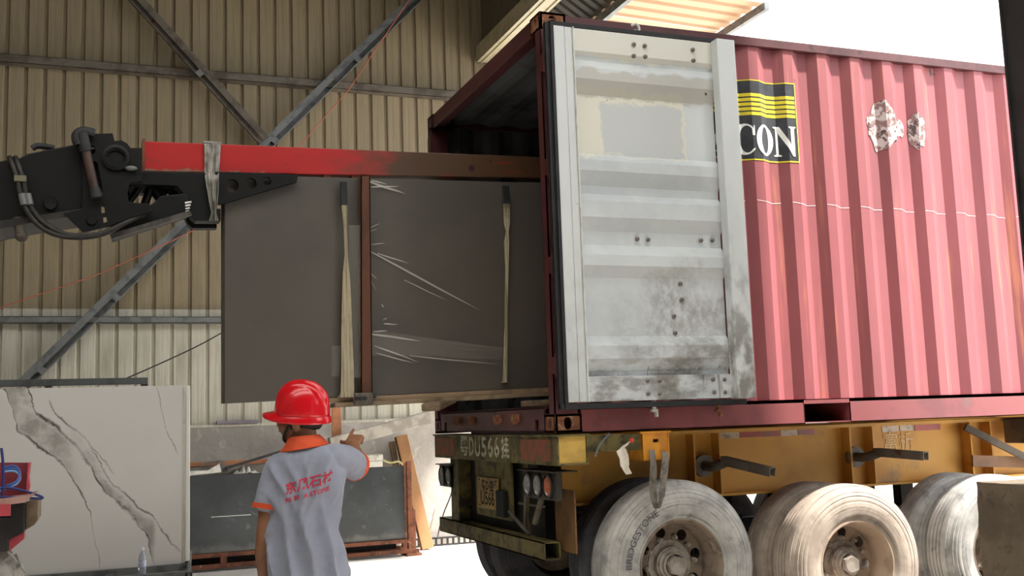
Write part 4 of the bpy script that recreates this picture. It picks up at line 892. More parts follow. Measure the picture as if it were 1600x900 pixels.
# stretch film over the slab face: torn wrinkles catching the light
fm = NT('clear_stretch_film'); fm.set('Base Color', lin('#d9d4ca')); fm.set('Roughness', .15); tb = fm.n('ShaderNodeBsdfTransparent'); mx = fm.n('ShaderNodeMixShader'); mx.inputs[0].default_value = .42
fm.l(tb.outputs[0], mx.inputs[1]); fm.l(fm.b.outputs[0], mx.inputs[2]); fm.l(mx.outputs[0], fm.o.inputs[0]); M['film'] = fm.m
fh = NT('thin_stretch_film'); fh.set('Base Color', lin('#cfcac0')); fh.set('Roughness', .2); tb = fh.n('ShaderNodeBsdfTransparent'); mx = fh.n('ShaderNodeMixShader'); mx.inputs[0].default_value = .12
fh.l(tb.outputs[0], mx.inputs[1]); fh.l(fh.b.outputs[0], mx.inputs[2]); fh.l(mx.outputs[0], fh.o.inputs[0]); M['film_thin'] = fh.m
sf = empty('stretch_film', (-.6, SY-.02, 1.7), 'torn clear stretch film with bright wrinkles over the hanging slab face', 'plastic film')
streaks = [((575, 391), (752, 486), 3), ((590, 396), (640, 412), 2), ((577, 284), (634, 303), 3.4), ((580, 292), (625, 291), 2), ((580, 282), (606, 288), 2), ((580, 522), (660, 533), 3), ((585, 540), (655, 566), 2.5), ((588, 552), (650, 568), 2), ((640, 556), (786, 570), 1.6), ((584, 518), (606, 517), 2),
           ((578, 356), (594, 349), 1.5), ((578, 361), (590, 358), 1.5), ((578, 382), (603, 380), 1.5), ((578, 426), (590, 437), 1.6), ((580, 440), (588, 454), 1.8), ((600, 506), (622, 507), 1.8), ((596, 476), (600, 480), 3), ((598, 500), (605, 497), 2), ((632, 438), (700, 470), 1.5)]
g = MB()
for (p, q, wpx) in streaks:
    N = 10; v = []
    for i in range(N+1):
        t = i/N; px = p[0]+(q[0]-p[0])*t; py = p[1]+(q[1]-p[1])*t+.25*math.sin(t*7+p[0]); w_ = wpx*.5*(math.sin(PI*min(1, .12+t*.95))**.6+.1)
        yy = SY-.006-.010*math.sin(PI*t); v += [tuple(atx(px, py-w_, yy)), tuple(atx(px, py+w_, yy-.004))]
    g.add(v, [(2*i, 2*i+1, 2*i+3, 2*i+2) for i in range(N)])
g.build('film_wrinkle', M['film'], sf)
g = MB()
def fz(u, v_):
    px = 576+215*u; py = 535+(v_-.5)*40*(1-.55*u)+18*u; yy = SY-.008-.006*math.sin(v_*22+u*5)-.004*math.sin(u*30+v_*8); return tuple(atx(px, py, yy))
g.grid(fz, 30, 16)
def fz2(u, v_): px = 546+22*u; py = 352+238*v_; yy = SY-.062-.012*math.sin(u*9+v_*31)*abs(noise.noise(Vector((u*2, v_*8, 0))))-.006*math.sin(v_*60); return tuple(atx(px+3*noise.noise(Vector((v_*9, u, 2))), py, yy))
g.grid(fz2, 8, 60)
def fz3(u, v_): px = 518+18*u; py = 540+48*v_; yy = SY-.02-.02*math.sin(u*3)*math.sin(v_*3)-.004*math.sin(v_*24+u*8); return tuple(atx(px, py, yy))
g.grid(fz3, 8, 18); g.build('film_sheet', M['film_thin'], sf, smooth=60)

# ------------------------------------------------------------------ white marble slabs on a steel rack, left
MY = 4.2
mz = atx(285, 602, MY).z; mzb = atx(285, 881, MY).z; mx1 = atx(285, 700, MY).x
n = NT('white_veined_marble'); x, y, z = n.xyz()
X0, X1, Z0, Z1 = -3.6, -1.6, .2, 2.2
ox, oz = 0, 0
w1 = n.mth('SUBTRACT', n.noise(2.6, detail=8, rough=.65), .5); w2 = n.mth('SUBTRACT', n.noise(9, detail=7, loc=(3, 1, 2)), .5)
xx = n.mth('ADD', x, n.mth('MULTIPLY', w1, .10)); zz = n.mth('ADD', z, n.mth('ADD', n.mth('MULTIPLY', w2, .07), n.mth('MULTIPLY', w1, .10)))
ux = n.mth('DIVIDE', n.mth('SUBTRACT', xx, X0), X1-X0)
def fcurve(pts):
    W = sorted([((atx(a, b, MY).x-X0)/(X1-X0), (atx(a, b, MY).z-Z0)/(Z1-Z0)) for a, b in pts])
    fc = n.n('ShaderNodeFloatCurve'); n.l(ux, fc.inputs['Value']); cv = fc.mapping.curves[0]
    cv.points[0].location = W[0]; cv.points[1].location = W[-1]
    for q in W[1:-1]: cv.points.new(*q)
    for q in cv.points: q.handle_type = 'VECTOR'
    fc.mapping.update(); d = n.mth('SUBTRACT', zz, n.mth('ADD', n.mth('MULTIPLY', fc.outputs[0], Z1-Z0), Z0))
    a, b = W[0][0], W[-1][0]; inr = n.mth('MULTIPLY', n.ramp(ux, a-.005, a+.01), n.mth('SUBTRACT', 1, n.ramp(ux, b-.01, b+.02)))
    return d, inr
def line(d, inr, w_): return n.mth('MULTIPLY', n.mth('SUBTRACT', 1, n.ramp(n.mth('ABSOLUTE', d), 0, w_)), inr)
d1, i1 = fcurve([(5, 606), (11, 611), (21, 643), (28, 670), (57, 692), (102, 726), (117, 753), (140, 800), (155, 881)])
d2, i2 = fcurve([(40, 600), (57, 647), (87, 666), (113, 692), (140, 726), (155, 756), (178, 783), (212, 809), (230, 840), (238, 868)])
d3, i3 = fcurve([(244, 600), (253, 635), (261, 677), (272, 702)])
d4, i4 = fcurve([(140, 700), (178, 760), (204, 783), (238, 809), (261, 840), (280, 862)])
d5, i5 = fcurve([(76, 628), (90, 652), (120, 672), (160, 718), (176, 735)])
c = n.mix(n.ramp(n.noise(.8, detail=3), .35, .7), lin('#eae6e3'), lin('#e2ddd9'))
z12 = n.mth('MULTIPLY', n.mth('MULTIPLY', n.ramp(d1, -.0, .04), n.mth('SUBTRACT', 1, n.ramp(d2, -.05, .0))), n.mth('MULTIPLY', i1, n.mth('SUBTRACT', 1, n.ramp(ux, .36, .5))))
z24 = n.mth('MULTIPLY', n.mth('MULTIPLY', n.ramp(d2, 0, .03), n.mth('SUBTRACT', 1, n.ramp(d4, -.10, .0))), n.mth('MULTIPLY', i2, n.ramp(ux, .38, .6)))
cl = n.ramp(n.noise(5, detail=6, loc=(1, 5, 5)), .3, .6)
c = n.mix(n.mth('MULTIPLY', n.mth('MAXIMUM', z12, z24), n.mth('MULTIPLY', cl, .8)), c, lin('#9a948e'))
thin = n.ramp(n.noise(4, detail=5, loc=(9, 9, 1)), .35, .6)
for d, i_, w_, s_ in ((d1, i1, .024, .95), (d2, i2, .03, 1.0), (d3, i3, .02, .8), (d4, i4, .022, .8), (d5, i5, .022, .75)):
    c = n.mix(n.mth('MULTIPLY', n.mth('MULTIPLY', line(d, i_, w_), s_), n.mth('ADD', n.mth('MULTIPLY', thin, .6), .4)), c, lin('#4f4b48'))
n.set('Base Color', c); n.set('Roughness', .22); M['marble'] = n.m
me_edge = mat('white_slab_edge', '#efece4', '#e4e0d6', 6, rough=.4)
for k in range(2):
    g = MB().box(-4.95, mx1+.03*k, MY+.024*k, MY+.024*k+.02, mzb, mz-.004*k)
    o = thing('marble_slab', g, M['marble'] if k == 0 else me_edge, 'large white marble slab with grey veins at the left, facing the camera' if k == 0 else 'white slab just behind the veined marble slab, only its bright edge showing', 'marble slab', 'slabs on the left rack', bevel=.0015)
thing('added_edge_strip', MB().box(mx1-.002+.031, mx1+.064, MY-.01, MY+.06, mzb+.02, mz-.006), mat('lit_edge_white', '#f4f2ea', rough=.8), 'added white strip standing in for the sunlit right end of the marble slabs', 'edge strip', bevel=.004)  # added strip; sunlight on the slab ends is put into its white
rk = empty('slab_rack', (-3.2, MY, 0), 'grey steel rack under and behind the white marble slab', 'rack')
zt = mzb-.002
MB().box(-4.95, mx1+.06, MY-.03, MY+.12, zt-.055, zt).build('base_rail', M['steel'], rk, bevel=.004)
MB().box(-4.95, mx1+.06, MY-.36, MY-.30, zt-.075, zt-.02).build('base_rail', M['steel'], rk, bevel=.004)
for x_ in (mx1-.0, -2.45, -3.3, -4.2): MB().box(x_, x_+.06, MY-.36, MY+.4, zt-.08, zt-.03).build('cross_rail', M['steel'], rk, bevel=.004)
MB().bar((mx1+.03, MY-.36, zt-.06), (mx1+.09, MY+.30, zt+.06), .03, .04).build('end_rail', M['steel'], rk)
for x_ in (mx1-.1, -3.3, -4.6):
    for y_ in (MY-.33, MY+.37): MB().box(x_, x_+.06, y_-.03, y_+.03, 0, zt-.07).build('leg', M['steel'], rk)
tz = atx(120, 597, MY+.25).z; xr = atx(231, 597, MY+.25).x
MB().box(-5, xr, MY+.22, MY+.28, tz-.03, tz+.03).build('top_rail', mat('dark_grey_steel', '#5c5f61', '#4a4c4e', 6, rough=.55), rk, bevel=.004)
for x_ in (atx(70, 600, MY+.25).x, xr-.06, -4.4): MB().box(x_, x_+.06, MY+.225, MY+.285, .3, tz).build('upright', M['dark_steel'], rk, bevel=.004)
q = atx(222, 892.5, MY-.33); bt = empty('water_bottle', (q.x, MY-.33, zt-.02), 'small clear water bottle standing on the rack in front of marble', 'bottle')
pm = NT('clear_plastic'); pm.set('Base Color', lin('#dfe6f2')); pm.set('Roughness', .08); pm.set('Transmission Weight', .75); pm.set('IOR', 1.3)
B0 = zt-.02; MB().lathe([(.0001, 0), (.028, 0), (.031, .01), (.031, .05), (.029, .055), (.031, .06), (.031, .13), (.026, .155), (.014, .18), (.0125, .20)], (q.x, MY-.33, B0), 'z', 28).build('body', pm.m, bt, smooth=50)
MB().cyl((q.x, MY-.33, B0+.198), (q.x, MY-.33, B0+.222), .016, n=18).build('cap', mat('white_cap', '#dfe2ea', rough=.4), bt, smooth=40)
MB().lathe([(.0318, .062), (.0318, .115)], (q.x, MY-.33, B0), 'z', 28).build('paper_band', mat('lilac_label', '#a9aacb', '#d5d6e6', 60, rough=.4), bt, smooth=50)

# ------------------------------------------------------------------ dark slabs on the rusty rack before the low wall
DY_ = 6.6; dzt = 1.035; dzb = .19; dx1 = .86
n = NT('dark_polished_slab'); c = n.mix(n.ramp(n.noise(2.2, detail=8), .4, .7), lin('#34383a'), lin('#42474a')); c = n.mix(n.mth('MULTIPLY', n.ramp(n.noise(4, (1, 1, 1), detail=10, loc=(3, 2, 6), dist=2), .62, .68), .5), c, lin('#6a6e6e'))
z = n.xyz()[2]; c = n.mix(n.mth('MULTIPLY', n.mth('SUBTRACT', 1, n.ramp(n.mth('ADD', z, n.mth('MULTIPLY', n.noise(6, detail=6), .22)), .30, .40)), .55), c, lin('#7c7c78'))
n.set('Base Color', c); n.set('Roughness', .35); M['dslab'] = n.m
for k in range(4):
    thing('stone_slab', MB().box(-3.3+.01*k, dx1-.008*((k*5) % 3), DY_+.024*k, DY_+.024*k+.02, dzb, dzt-.006*((k*3) % 2)), M['dslab'], 'charcoal stone slab on the rusty rack behind the worker' if k == 0 else 'charcoal stone slab stacked behind the front one on the rusty rack', 'stone slab', 'charcoal slabs on the rusty rack', bevel=.002)
thing('scratch_line', MB().box(atx(330, 808, DY_).x, atx(392, 808, DY_).x, DY_-.002, DY_-.0005, atx(330, 808, DY_).z-.003, atx(330, 808, DY_).z+.003), M['p_white'], 'thin white chalk line on the charcoal slab left of the worker', 'chalk mark')
r2 = empty('slab_rack', (-.4, DY_, 0), 'rusty brown steel rack carrying the charcoal slabs behind the worker', 'rack')
MB().box(-3.4, dx1+.03, DY_-.06, DY_+.14, dzb-.045, dzb-.002).build('base_rail', M['rusty'], r2, bevel=.004)
MB().box(-3.4, dx1+.14, DY_-.10, DY_-.04, .03, .075).build('base_rail', M['rusty'], r2, bevel=.004)
MB().box(-3.4, dx1+.14, DY_+.3, DY_+.36, .03, .075).build('base_rail', M['rusty'], r2, bevel=.004)
for x_ in (-1.26, .02, -2.4): MB().box(x_, x_+.07, DY_-.08, DY_-.03, .07, dzb-.04).build('stub_post', M['rusty'], r2)
MB().box(dx1+.02, dx1+.075, DY_-.06, DY_, .07, 1.09).build('upright', M['rusty'], r2, bevel=.004); MB().box(dx1+.075, dx1+.115, DY_-.055, DY_-.01, .07, .52).build('upright', M['rusty'], r2, bevel=.004)
MB().box(dx1+.02, dx1+.08, DY_+.2, DY_+.26, .07, 1.06).build('upright', M['rusty'], r2); MB().box(dx1-.02, dx1+.16, DY_-.14, DY_+.4, .0, .03).build('foot_plate', M['rusty'], r2)
MB().box(-3.3, dx1-.1, DY_+.05, DY_+.3, .08, .13).build('shelf_plate', M['dark_in'], r2)
# pale slab pack behind, plank and oddments on top
thing('stone_slab', MB().box(-3.2, .3, DY_+.2, DY_+.26, .1, 1.13), mat('beige_slab', '#a39d92', '#918b80', 3), 'beige stone slab standing between the charcoal slabs and the low wall', 'stone slab', bevel=.003)
a, b = atx(280, 725, DY_+.23), atx(418, 720, DY_+.23); g = MB(); g.bar((a.x-.4, DY_+.23, 1.155), (b.x, DY_+.23, 1.16), .09, .05)
thing('timber_plank', g, mat('orange_timber', '#b57b55', '#a2694a', 5, st=(.3, 1, 1)), 'orange-brown timber plank lying along the beige slab, left of the worker', 'timber', bevel=.005)
a, b = atx(352, 732, DY_+.1), atx(440, 705, DY_+.1); thing('iron_bar', MB().bar(a, b, .03, .03), M['dark_steel'], 'thin dark iron bar slanting up behind the worker shoulder', 'bar')
for k, (px, sz) in enumerate(((575, .17),)):
    q = atx(575, 727, DY_+.06); X_ = q.x
    for j, (hh, w2_) in enumerate(((.075, .165), (.07, .17))):
        zb_ = dzt+.001+j*.077; thing('foam_block', MB().box(X_-w2_, X_+w2_, DY_-.0, DY_+.19, zb_, zb_+hh), mat('old_white_foam', '#c9c6bc', '#a9a496', 9, rough=.9), 'lower white block lying on top of the charcoal slabs' if j == 0 else 'upper white block of the pair on the charcoal slabs', 'block', 'white blocks on the charcoal slabs', bevel=.012)
P = smoothpts([atx(598, 719, DY_+.05), atx(610, 723, DY_+.02), atx(622, 721, DY_), atx(630, 726, DY_-.02)], 5); P = [(p.x, p.y, max(p.z, dzt+.012)) for p in P]
thing('rope', MB().tube(P, .012, 8), mat('yellow_green_rope', '#c6bb86', '#a79c6a', 30), 'short pale yellow rope on the right end of the charcoal slabs', 'rope', smooth=60)
g = MB(); q = atx(330, 742, DY_+.05); 
g.prism([pz(288, 737, DY_), pz(325, 735, DY_), pz(343, 724, DY_), pz(346, 738, DY_), pz(288, 744, DY_)], lambda u, v_, w_: (u, w_, max(v_, dzt+.002)), DY_+.01, DY_+.09)
thing('foam_corner', g, mat('white_corner', '#d5d3cc', '#b8b5ad', 9), 'white angled corner piece on the charcoal slabs by the marble', 'corner piece', bevel=.004)
g = MB()
for k in range(5):
    P = smoothpts([atx(309+k*4, 734, DY_+.11), atx(316+k*5, 724-k*.6, DY_+.11), atx(332+k*4, 722-k*.4, DY_+.12), atx(344+k*2, 728, DY_+.13), atx(352+k*1.2, 739, DY_+.12)], 5); g.tube([(p.x, p.y, max(p.z, dzt+.01)) for p in P], .005, 6)
thing('wire_coil', g, mat('grey_wire', '#6d6a66', '#8b8782', 20), 'tangled grey wires lying on the charcoal slabs near the marble', 'wire', smooth=60)
def sh(u, v_): px = 366+40*u; p = atx(px, 741, DY_); return (p.x, DY_+.01+.16*v_, dzt+.004+.05*abs(noise.noise(Vector((u*4, v_*3, 5))))*(1-abs(2*u-1))*3*(.3+v_))
so_ = thing('plastic_sheet', MB().grid(sh, 22, 10), mat('white_sheet', '#d2cfc8', '#bcb8b0', 9, rough=.5), 'crumpled white plastic sheet on the charcoal slabs beside the worker', 'plastic sheet', smooth=70); so_.modifiers.new('s', 'SOLIDIFY').thickness = .002
# boards and timbers leaning about
p0, p1 = atx(518, 637, 6.8), atx(532.5, 637, 6.8); thing('wooden_board', MB().box(p0.x, p1.x, 6.78, 6.81, .14, p0.z), mat('red_brown_board', '#a8714e', '#94603f', 6), 'upright red-brown board just right of the red helmet', 'board', bevel=.003)
a, b = atx(626, 681, 7.22), atx(664, 842, 6.98); d = (b-a).normalized(); a2 = a; b2 = a+(b-a)*((a.z-.01)/(a.z-b.z)) if abs(a.z-b.z) > 1e-3 else b
thing('leaning_timber', MB().bar(a2, b2, .15, .09, (0, -1, .2)), M['wood'], 'thick timber leaning against the low wall beside the rusty rack', 'timber', bevel=.006)
a, b = atx(612, 690, 7.28), atx(640, 842, 7.08); b2 = a+(b-a)*((a.z-.01)/(a.z-b.z)); thing('leaning_timber', MB().bar(a, b2, .07, .05, (0, -1, .2)), M['wood_old'], 'thin darker timber leaning behind the thick timber at the low wall', 'timber', bevel=.004)
a, b = atx(515, 694, 6.75), atx(760, 628, 6.75); g = MB(); g.bar(a, b, .14, .15)
thing('pale_beam', g, mat('pale_beam', '#a8a196', '#8d867c', 5, rough=.8), 'pale sloping beam rising behind the worker towards the container', 'beam', bevel=.012)
g = MB(); gx0, gx1 = atx(641, 845, 7.25).x, 2.4
for z_ in (.012, .1): g.box(gx0, gx1, 7.22, 7.26, z_-.012, z_+.008)
grt = g.build('floor_grate', M['dark_steel']); tag(grt, 'black slotted drain grate along the foot of the low wall', 'grate')
k = gx0+.02
while k < gx1-.03: MB().box(k, k+.022, 7.225, 7.255, .02, .09).build('grate_bar', M['dark_steel'], grt); k += .075
P = smoothpts([atx(712, 745, 7.2), atx(704, 775, 7.2), atx(694, 800, 7.2), atx(686, 828, 7.2), atx(684, 842, 7.15)], 5); thing('black_cable', MB().tube(P, .008, 6), M['rubber'], 'black cable hanging down the low wall beside the trailer', 'cable', smooth=60)
p0, p1 = atx(339, 668, 7.3), atx(404, 664, 7.3); thing('flat_board', MB().box(p0.x, p1.x, 7.30, 7.39, 1.602, 1.64), mat('mauve_board', '#8c8490', '#78707c', 6), 'dusty mauve board lying on the ledge of the low wall', 'board', bevel=.003)

# ------------------------------------------------------------------ the worker
PB = Vector((-1.625, -.90, 0)); PA = math.radians(20)
fwd = Vector((math.sin(PA), math.cos(PA), 0)); rgt = Vector((math.cos(PA), -math.sin(PA), 0))
def W(p): return PB+rgt*p[0]+fwd*p[1]+Vector((0, 0, p[2]))
man = empty('person', PB, 'worker in a red hard hat and grey polo shirt pointing, seen from behind', 'person')
def capsule(g, pts, rs, n=16):
    P = [Vector(p) for p in pts]; g.tube([W(p) for p in P], list(rs), n)
    g.ell(W(P[0]), (rs[0],)*3, nu=n, nv=8); g.ell(W(P[-1]), (rs[-1],)*3, nu=n, nv=8)
def remesh(o, vox, sm=4, fac=.5):
    r = o.modifiers.new('remesh', 'REMESH'); r.mode = 'VOXEL'; r.voxel_size = vox; r.use_smooth_shade = True
    s = o.modifiers.new('smooth', 'SMOOTH'); s.factor = fac; s.iterations = sm; return o
# head frame: turned to his left and tipped back a little
HA = math.radians(-58); hf = Vector((math.sin(HA), math.cos(HA), 0)); hl = Vector((-hf.y, hf.x, 0)); HC = W((-.022, .03, 1.578))
RH = Matrix((-hl, hf, Vector((0, 0, 1)))).transposed()           # local: x right, y forward, z up
RH = Matrix.Rotation(math.radians(9), 3, Vector((1, .1, 0))) @ RH
def Hd(p): return HC+RH @ Vector(p)
g = MB()
def hell(c, r): g.ell(Hd(c), r, RH, 24, 16)
hell((0, -.005, .03), (.078, .098, .095)); hell((0, .03, -.035), (.062, .068, .075)); hell((0, .055, -.085), (.035, .032, .025)); hell((0, .102, -.03), (.013, .018, .02)); hell((0, .09, -.008), (.010, .014, .03))
for s in (-1, 1): hell((s*.078, -.005, -.015), (.009, .02, .03)); hell((s*.045, .06, -.035), (.028, .03, .03)); hell((s*.03, .088, .012), (.02, .012, .008))
hell((0, .088, -.062), (.022, .012, .009))
capsule(g, [(0, .0, 1.40), (-.004, .012, 1.50), (-.01, .02, 1.55)], [.062, .056, .056])
# trunk under the clothes
def ring(z, a, b, cx=0, cy=0, n=32, e=2.4):
    o = []
    for k in range(n):
        t = 2*PI*k/n; c, s = math.cos(t), math.sin(t); o.append(W((cx+a*math.copysign(abs(c)**(2/e), c), cy+b*math.copysign(abs(s)**(2/e), s), z)))
    return o
g.loft([ring(.78, .12, .08), ring(.95, .125, .08), ring(1.15, .125, .08), ring(1.32, .125, .075), ring(1.40, .09, .055), ring(1.44, .06, .05)])
for s in (-1, 1): capsule(g, [(s*.09, 0, .84), (s*.095, .01, .48), (s*.10, -.01, .10)], [.075, .052, .042])
# left arm hangs, right arm is raised forward with the forearm lifted, index finger out
LS, LE, LW = (-.14, .0, 1.365), (-.175, -.03, 1.085), (-.19, .03, .845)
RS, RE, RW = (.155, .01, 1.405), (.212, .22, 1.335), (.165, .37, 1.445)
capsule(g, [(-.125, 0, 1.35), (-.16, -.015, 1.22), LE, (-.185, -.008, .99), LW], [.042, .044, .041, .043, .028])
capsule(g, [(.13, 0, 1.39), (.19, .12, 1.365), RE, (.195, .285, 1.385), RW], [.042, .044, .041, .042, .028])
def hand(base, d, up, side, fingers, sc=1.0):
    """palm box plus five separate fingers; d along the hand, up out of the back of the hand, side towards the thumb"""
    b, d, up, side = Vector(base), Vector(d).normalized(), Vector(up).normalized(), Vector(side).normalized()
    def P(a, s_, u): return b+d*a*sc+side*s_*sc+up*u*sc
    for s_ in (-.027, -.009, .009, .027): capsule(g, [P(-.01, s_*.7, 0), P(.045, s_, 0), P(.085, s_, 0)], [.015, .014, .0115], 10)
    for k, s_ in enumerate((.030, .010, -.010, -.029)):
        L = (.074, .082, .076, .058)[k]; c = fingers[k]; a0 = P(.085, s_, 0); pts = [a0]; ang = 0
        for seg, f_ in ((.45, .6), (.30, 1), (.25, .7)):
            ang += c*f_; pts.append(pts[-1]+(d*math.cos(ang)-up*math.sin(ang))*L*seg*sc)
        capsule(g, pts, [.0098, .0092, .0084, .0072], 9)
    t0 = P(.02, .032, -.004); capsule(g, [t0, t0+(d*.5+side*.8-up*.25).normalized()*.036*sc, t0+(d*.5+side*.8-up*.25).normalized()*.036*sc+(d*.85+side*.3-up*.3).normalized()*.034*sc], [.0135, .0115, .009], 9)
hand(LW, (.0, .12, -1), (-1, 0, 0), (.15, 1, .1), (.35, .45, .5, .55))
fd = Vector((.10, .75, .42)); hand(RW, fd, (.1, -.45, .9), (-1, .1, .1), (.06, 1.0, 1.15, 1.2))
skin = NT('skin'); c = skin.mix(skin.ramp(skin.noise(9, detail=5), .4, .65), lin('#8f6247'), lin('#7d523a')); skin.set('Base Color', c); skin.set('Roughness', .5); skin.set('Subsurface Weight', .08)
body = remesh(g.build('body', skin.m, man), .0055, 3)
# face details
ey = MB()
for s in (-1, 1): ey.ell(Hd((s*.031, .088, .003)), (.011, .006, .006), RH, 12, 8)
ey.build('eyes', mat('eye_dark', '#2a201c', rough=.2), man, smooth=60)
bl = MB(); bl.ell(Hd((0, .0995, -.062)), (.020, .005, .004), RH, 12, 8); bl.build('lips', mat('lips', '#7d473d', rough=.5), man, smooth=60)
# hair at the nape and temples
hb = MB()
def hr(u, v_):
    az = math.radians(-20-320*u+0)+PI/2+PI*0; a = math.radians(70+220*u); el = math.radians(-38+70*v_); r = (.084, .106, .102)
    low = (-.0 if .2 < u < .8 else 0)
    p = (r[0]*math.cos(el)*math.sin(a), -.006+r[1]*math.cos(el)*math.cos(a), .022+r[2]*math.sin(el)); return tuple(Hd(p))
hb.grid(hr, 40, 14); ho = hb.build('hair', mat('black_hair', '#171412', '#221d1a', 60, rough=.7, bump=.5, bs=120), man, smooth=60); ho.modifiers.new('t', 'SOLIDIFY').thickness = .006
# ---- polo shirt
g = MB(); rows = [(.835, .198, .135, .012, -.005), (.86, .199, .137, .012, -.005), (.92, .192, .134, .01, -.005), (1.0, .178, .126, .006, -.005), (1.08, .166, .120, .002, -.004), (1.16, .163, .117, 0, -.004), (1.24, .170, .118, 0, -.004), (1.31, .178, .116, 0, -.002), (1.37, .176, .106, 0, 0), (1.41, .155, .092, 0, .0), (1.44, .118, .078, -.0, .004), (1.462, .078, .072, 0, .008), (1.47, .07, .066, 0, .01)]
full = []
for (z0_, a0, b0, cx0, cy0), (z1_, a1, b1, cx1, cy1) in zip(rows, rows[1:]):
    for t in range(4): k = t/4; full.append((z0_+(z1_-z0_)*k, a0+(a1-a0)*k, b0+(b1-b0)*k, cx0, cy0+(cy1-cy0)*k))
full.append(rows[-1]); R_ = []; n_ = 120
for z, a, b, cx, cy in full:
    o = []
    for k in range(n_):
        t = 2*PI*k/n_; c, s = math.cos(t), math.sin(t); x = cx+a*math.copysign(abs(c)**(2/2.5), c); y = cy+b*math.copysign(abs(s)**(2/2.5), s)
        amp = .042*max(0, min(1, (1.43-z)/.12))
        dgn = x*30+(z-1.1)*(18 if z < 1.3 else 26)                    # folds running from the right shoulder down to the left
        rg = lambda q: 1-2*abs(math.sin(q))**.7
        up_ = max(0, min(1, (z-1.12)/.15)); wx = x+.02*noise.noise(Vector((x*6, z*5, 7))); f_ = amp*(rg(wx*40-(z-1.45)*15*(1 if x > .02 else -1.3)+.4)*up_*.6+rg(wx*34+(z-.9)*7+1.1)*(1-up_)*.55+.7*noise.noise(Vector((x*14+3, z*5, y*8))))*(.35+1.5*abs(noise.noise(Vector((x*5, z*4, 2)))))
        hem = .012*math.sin(t*3+.6)*max(0, min(1, (.90-z)/.07))-(.03*(-c))*max(0, min(1, (.93-z)/.1))
        sh_ = (.022*x/.2)*max(0, min(1, (z-1.15)/.2))                    # right shoulder raised by the lifted arm
        nx, ny = c, s; o.append(W((x+nx*f_, y+ny*f_, z+hem+sh_)))
    R_.append(o)
g.loft(R_)
capsule(g, [(-.118, 0, 1.36), (-.148, -.01, 1.28), (-.160, -.02, 1.215)], [.066, .064, .062], 24); g.cyl(W((-.153, -.015, 1.26)), W((-.165, -.024, 1.185)), .064, .068, 24)
capsule(g, [(.13, .0, 1.40), (.17, .06, 1.39), (.195, .125, 1.37)], [.066, .066, .064], 24); g.cyl(W((.178, .08, 1.38)), W((.205, .165, 1.352)), .066, .069, 24)
n = NT('grey_blue_pique'); c = n.mix(n.ramp(n.noise(5, detail=5), .4, .65), lin('#8f93a3'), lin('#858898')); n.set('Base Color', c); n.set('Roughness', .9); n.set('Sheen Weight', .15); n.bump(n.noise(300, detail=2), .15, .002); M['shirt'] = n.m
shirt = remesh(g.build('polo_shirt', M['shirt'], man), .006, 1)
dt = bpy.data.textures.new('cloth', 'CLOUDS'); dt.noise_scale = .09; dp = shirt.modifiers.new('folds', 'DISPLACE'); dp.texture = dt; dp.strength = .012; dp.mid_level = .5; dp.texture_coords = 'LOCAL'
org = mat('orange_trim', '#d4522a', '#c2451f', 12, rough=.85)
def band_(a, b, r0, r1, th_=.006):
    a, b = W(a), W(b); d = (b-a).normalized(); u = d.orthogonal().normalized(); v2 = d.cross(u); gg = MB(); rings = []
    for p, r in ((a, r0), (b, r1), (b, r1-th_), (a, r0-th_)): rings.append([p+(u*math.cos(2*PI*k/32)+v2*math.sin(2*PI*k/32))*r for k in range(32)])
    gg.loft(rings+[rings[0]], cap=False); return gg
band_((-.1625, -.022, 1.203), (-.1665, -.0245, 1.180), .0705, .0715).build('sleeve_trim', org, man, smooth=50)
band_((.198, .148, 1.358), (.206, .171, 1.350), .0705, .0715).build('sleeve_trim', org, man, smooth=50)
# collar
g = MB(); rings = []
for z, a, b, o_ in ((1.502, .066, .070, .0), (1.500, .070, .074, .0), (1.47, .092, .090, 0), (1.445, .112, .100, .0), (1.442, .108, .096, 0), (1.468, .086, .084, 0)):
    rr = []
    for k in range(48):
        t = 2*PI*k/48; c, s = math.cos(t), math.sin(t); dip = .028*max(0, s)**2; rr.append(W((-.004+a*c, .008+b*s, z-dip+(.014*c if z < 1.48 else .004*c))))
    rings.append(rr)
g.loft(rings+[rings[0]], cap=False); g.build('collar', org, man, smooth=60)
# print on the back
pr = mat('red_print', '#c8324a', '#b02c42', 20, rough=.8)
def shirt_text(body, size, x0, z0, sq=1.0, bold=.001, slope=0):
    V, F = text_geo(body, size, sq, bold); gg = MB().add([W((x0+a, -.150, z0+b+slope*a)) for a, b in V], F); bm = bmesh.new(); me = gg.mesh('t'); bm.from_mesh(me)
    bmesh.ops.triangulate(bm, faces=bm.faces[:]); bmesh.ops.subdivide_edges(bm, edges=[e for e in bm.edges if e.calc_length() > .012], cuts=1, use_grid_fill=False); bmesh.ops.triangulate(bm, faces=bm.faces[:])
    g2 = MB().add([p.co.copy() for p in bm.verts], [[x.index for x in q.verts] for q in bm.faces]); bm.free(); bpy.data.meshes.remove(me); o = g2.build('shirt_print', pr, man)
    sw = o.modifiers.new('wrap', 'SHRINKWRAP'); sw.target = shirt; sw.wrap_method = 'PROJECT'; sw.use_project_z = False; sw.use_negative_direction = True; sw.use_positive_direction = True; sw.offset = .002
    sw.use_project_x = False; sw.use_project_y = True; sw.wrap_mode = 'ABOVE_SURFACE'; return o
shirt_text('东风石材', .056, .052, 1.292, .98, .0012, .24); shirt_text('FE BI  A STONE', .027, .045, 1.243, 1.1, .0006, .24)
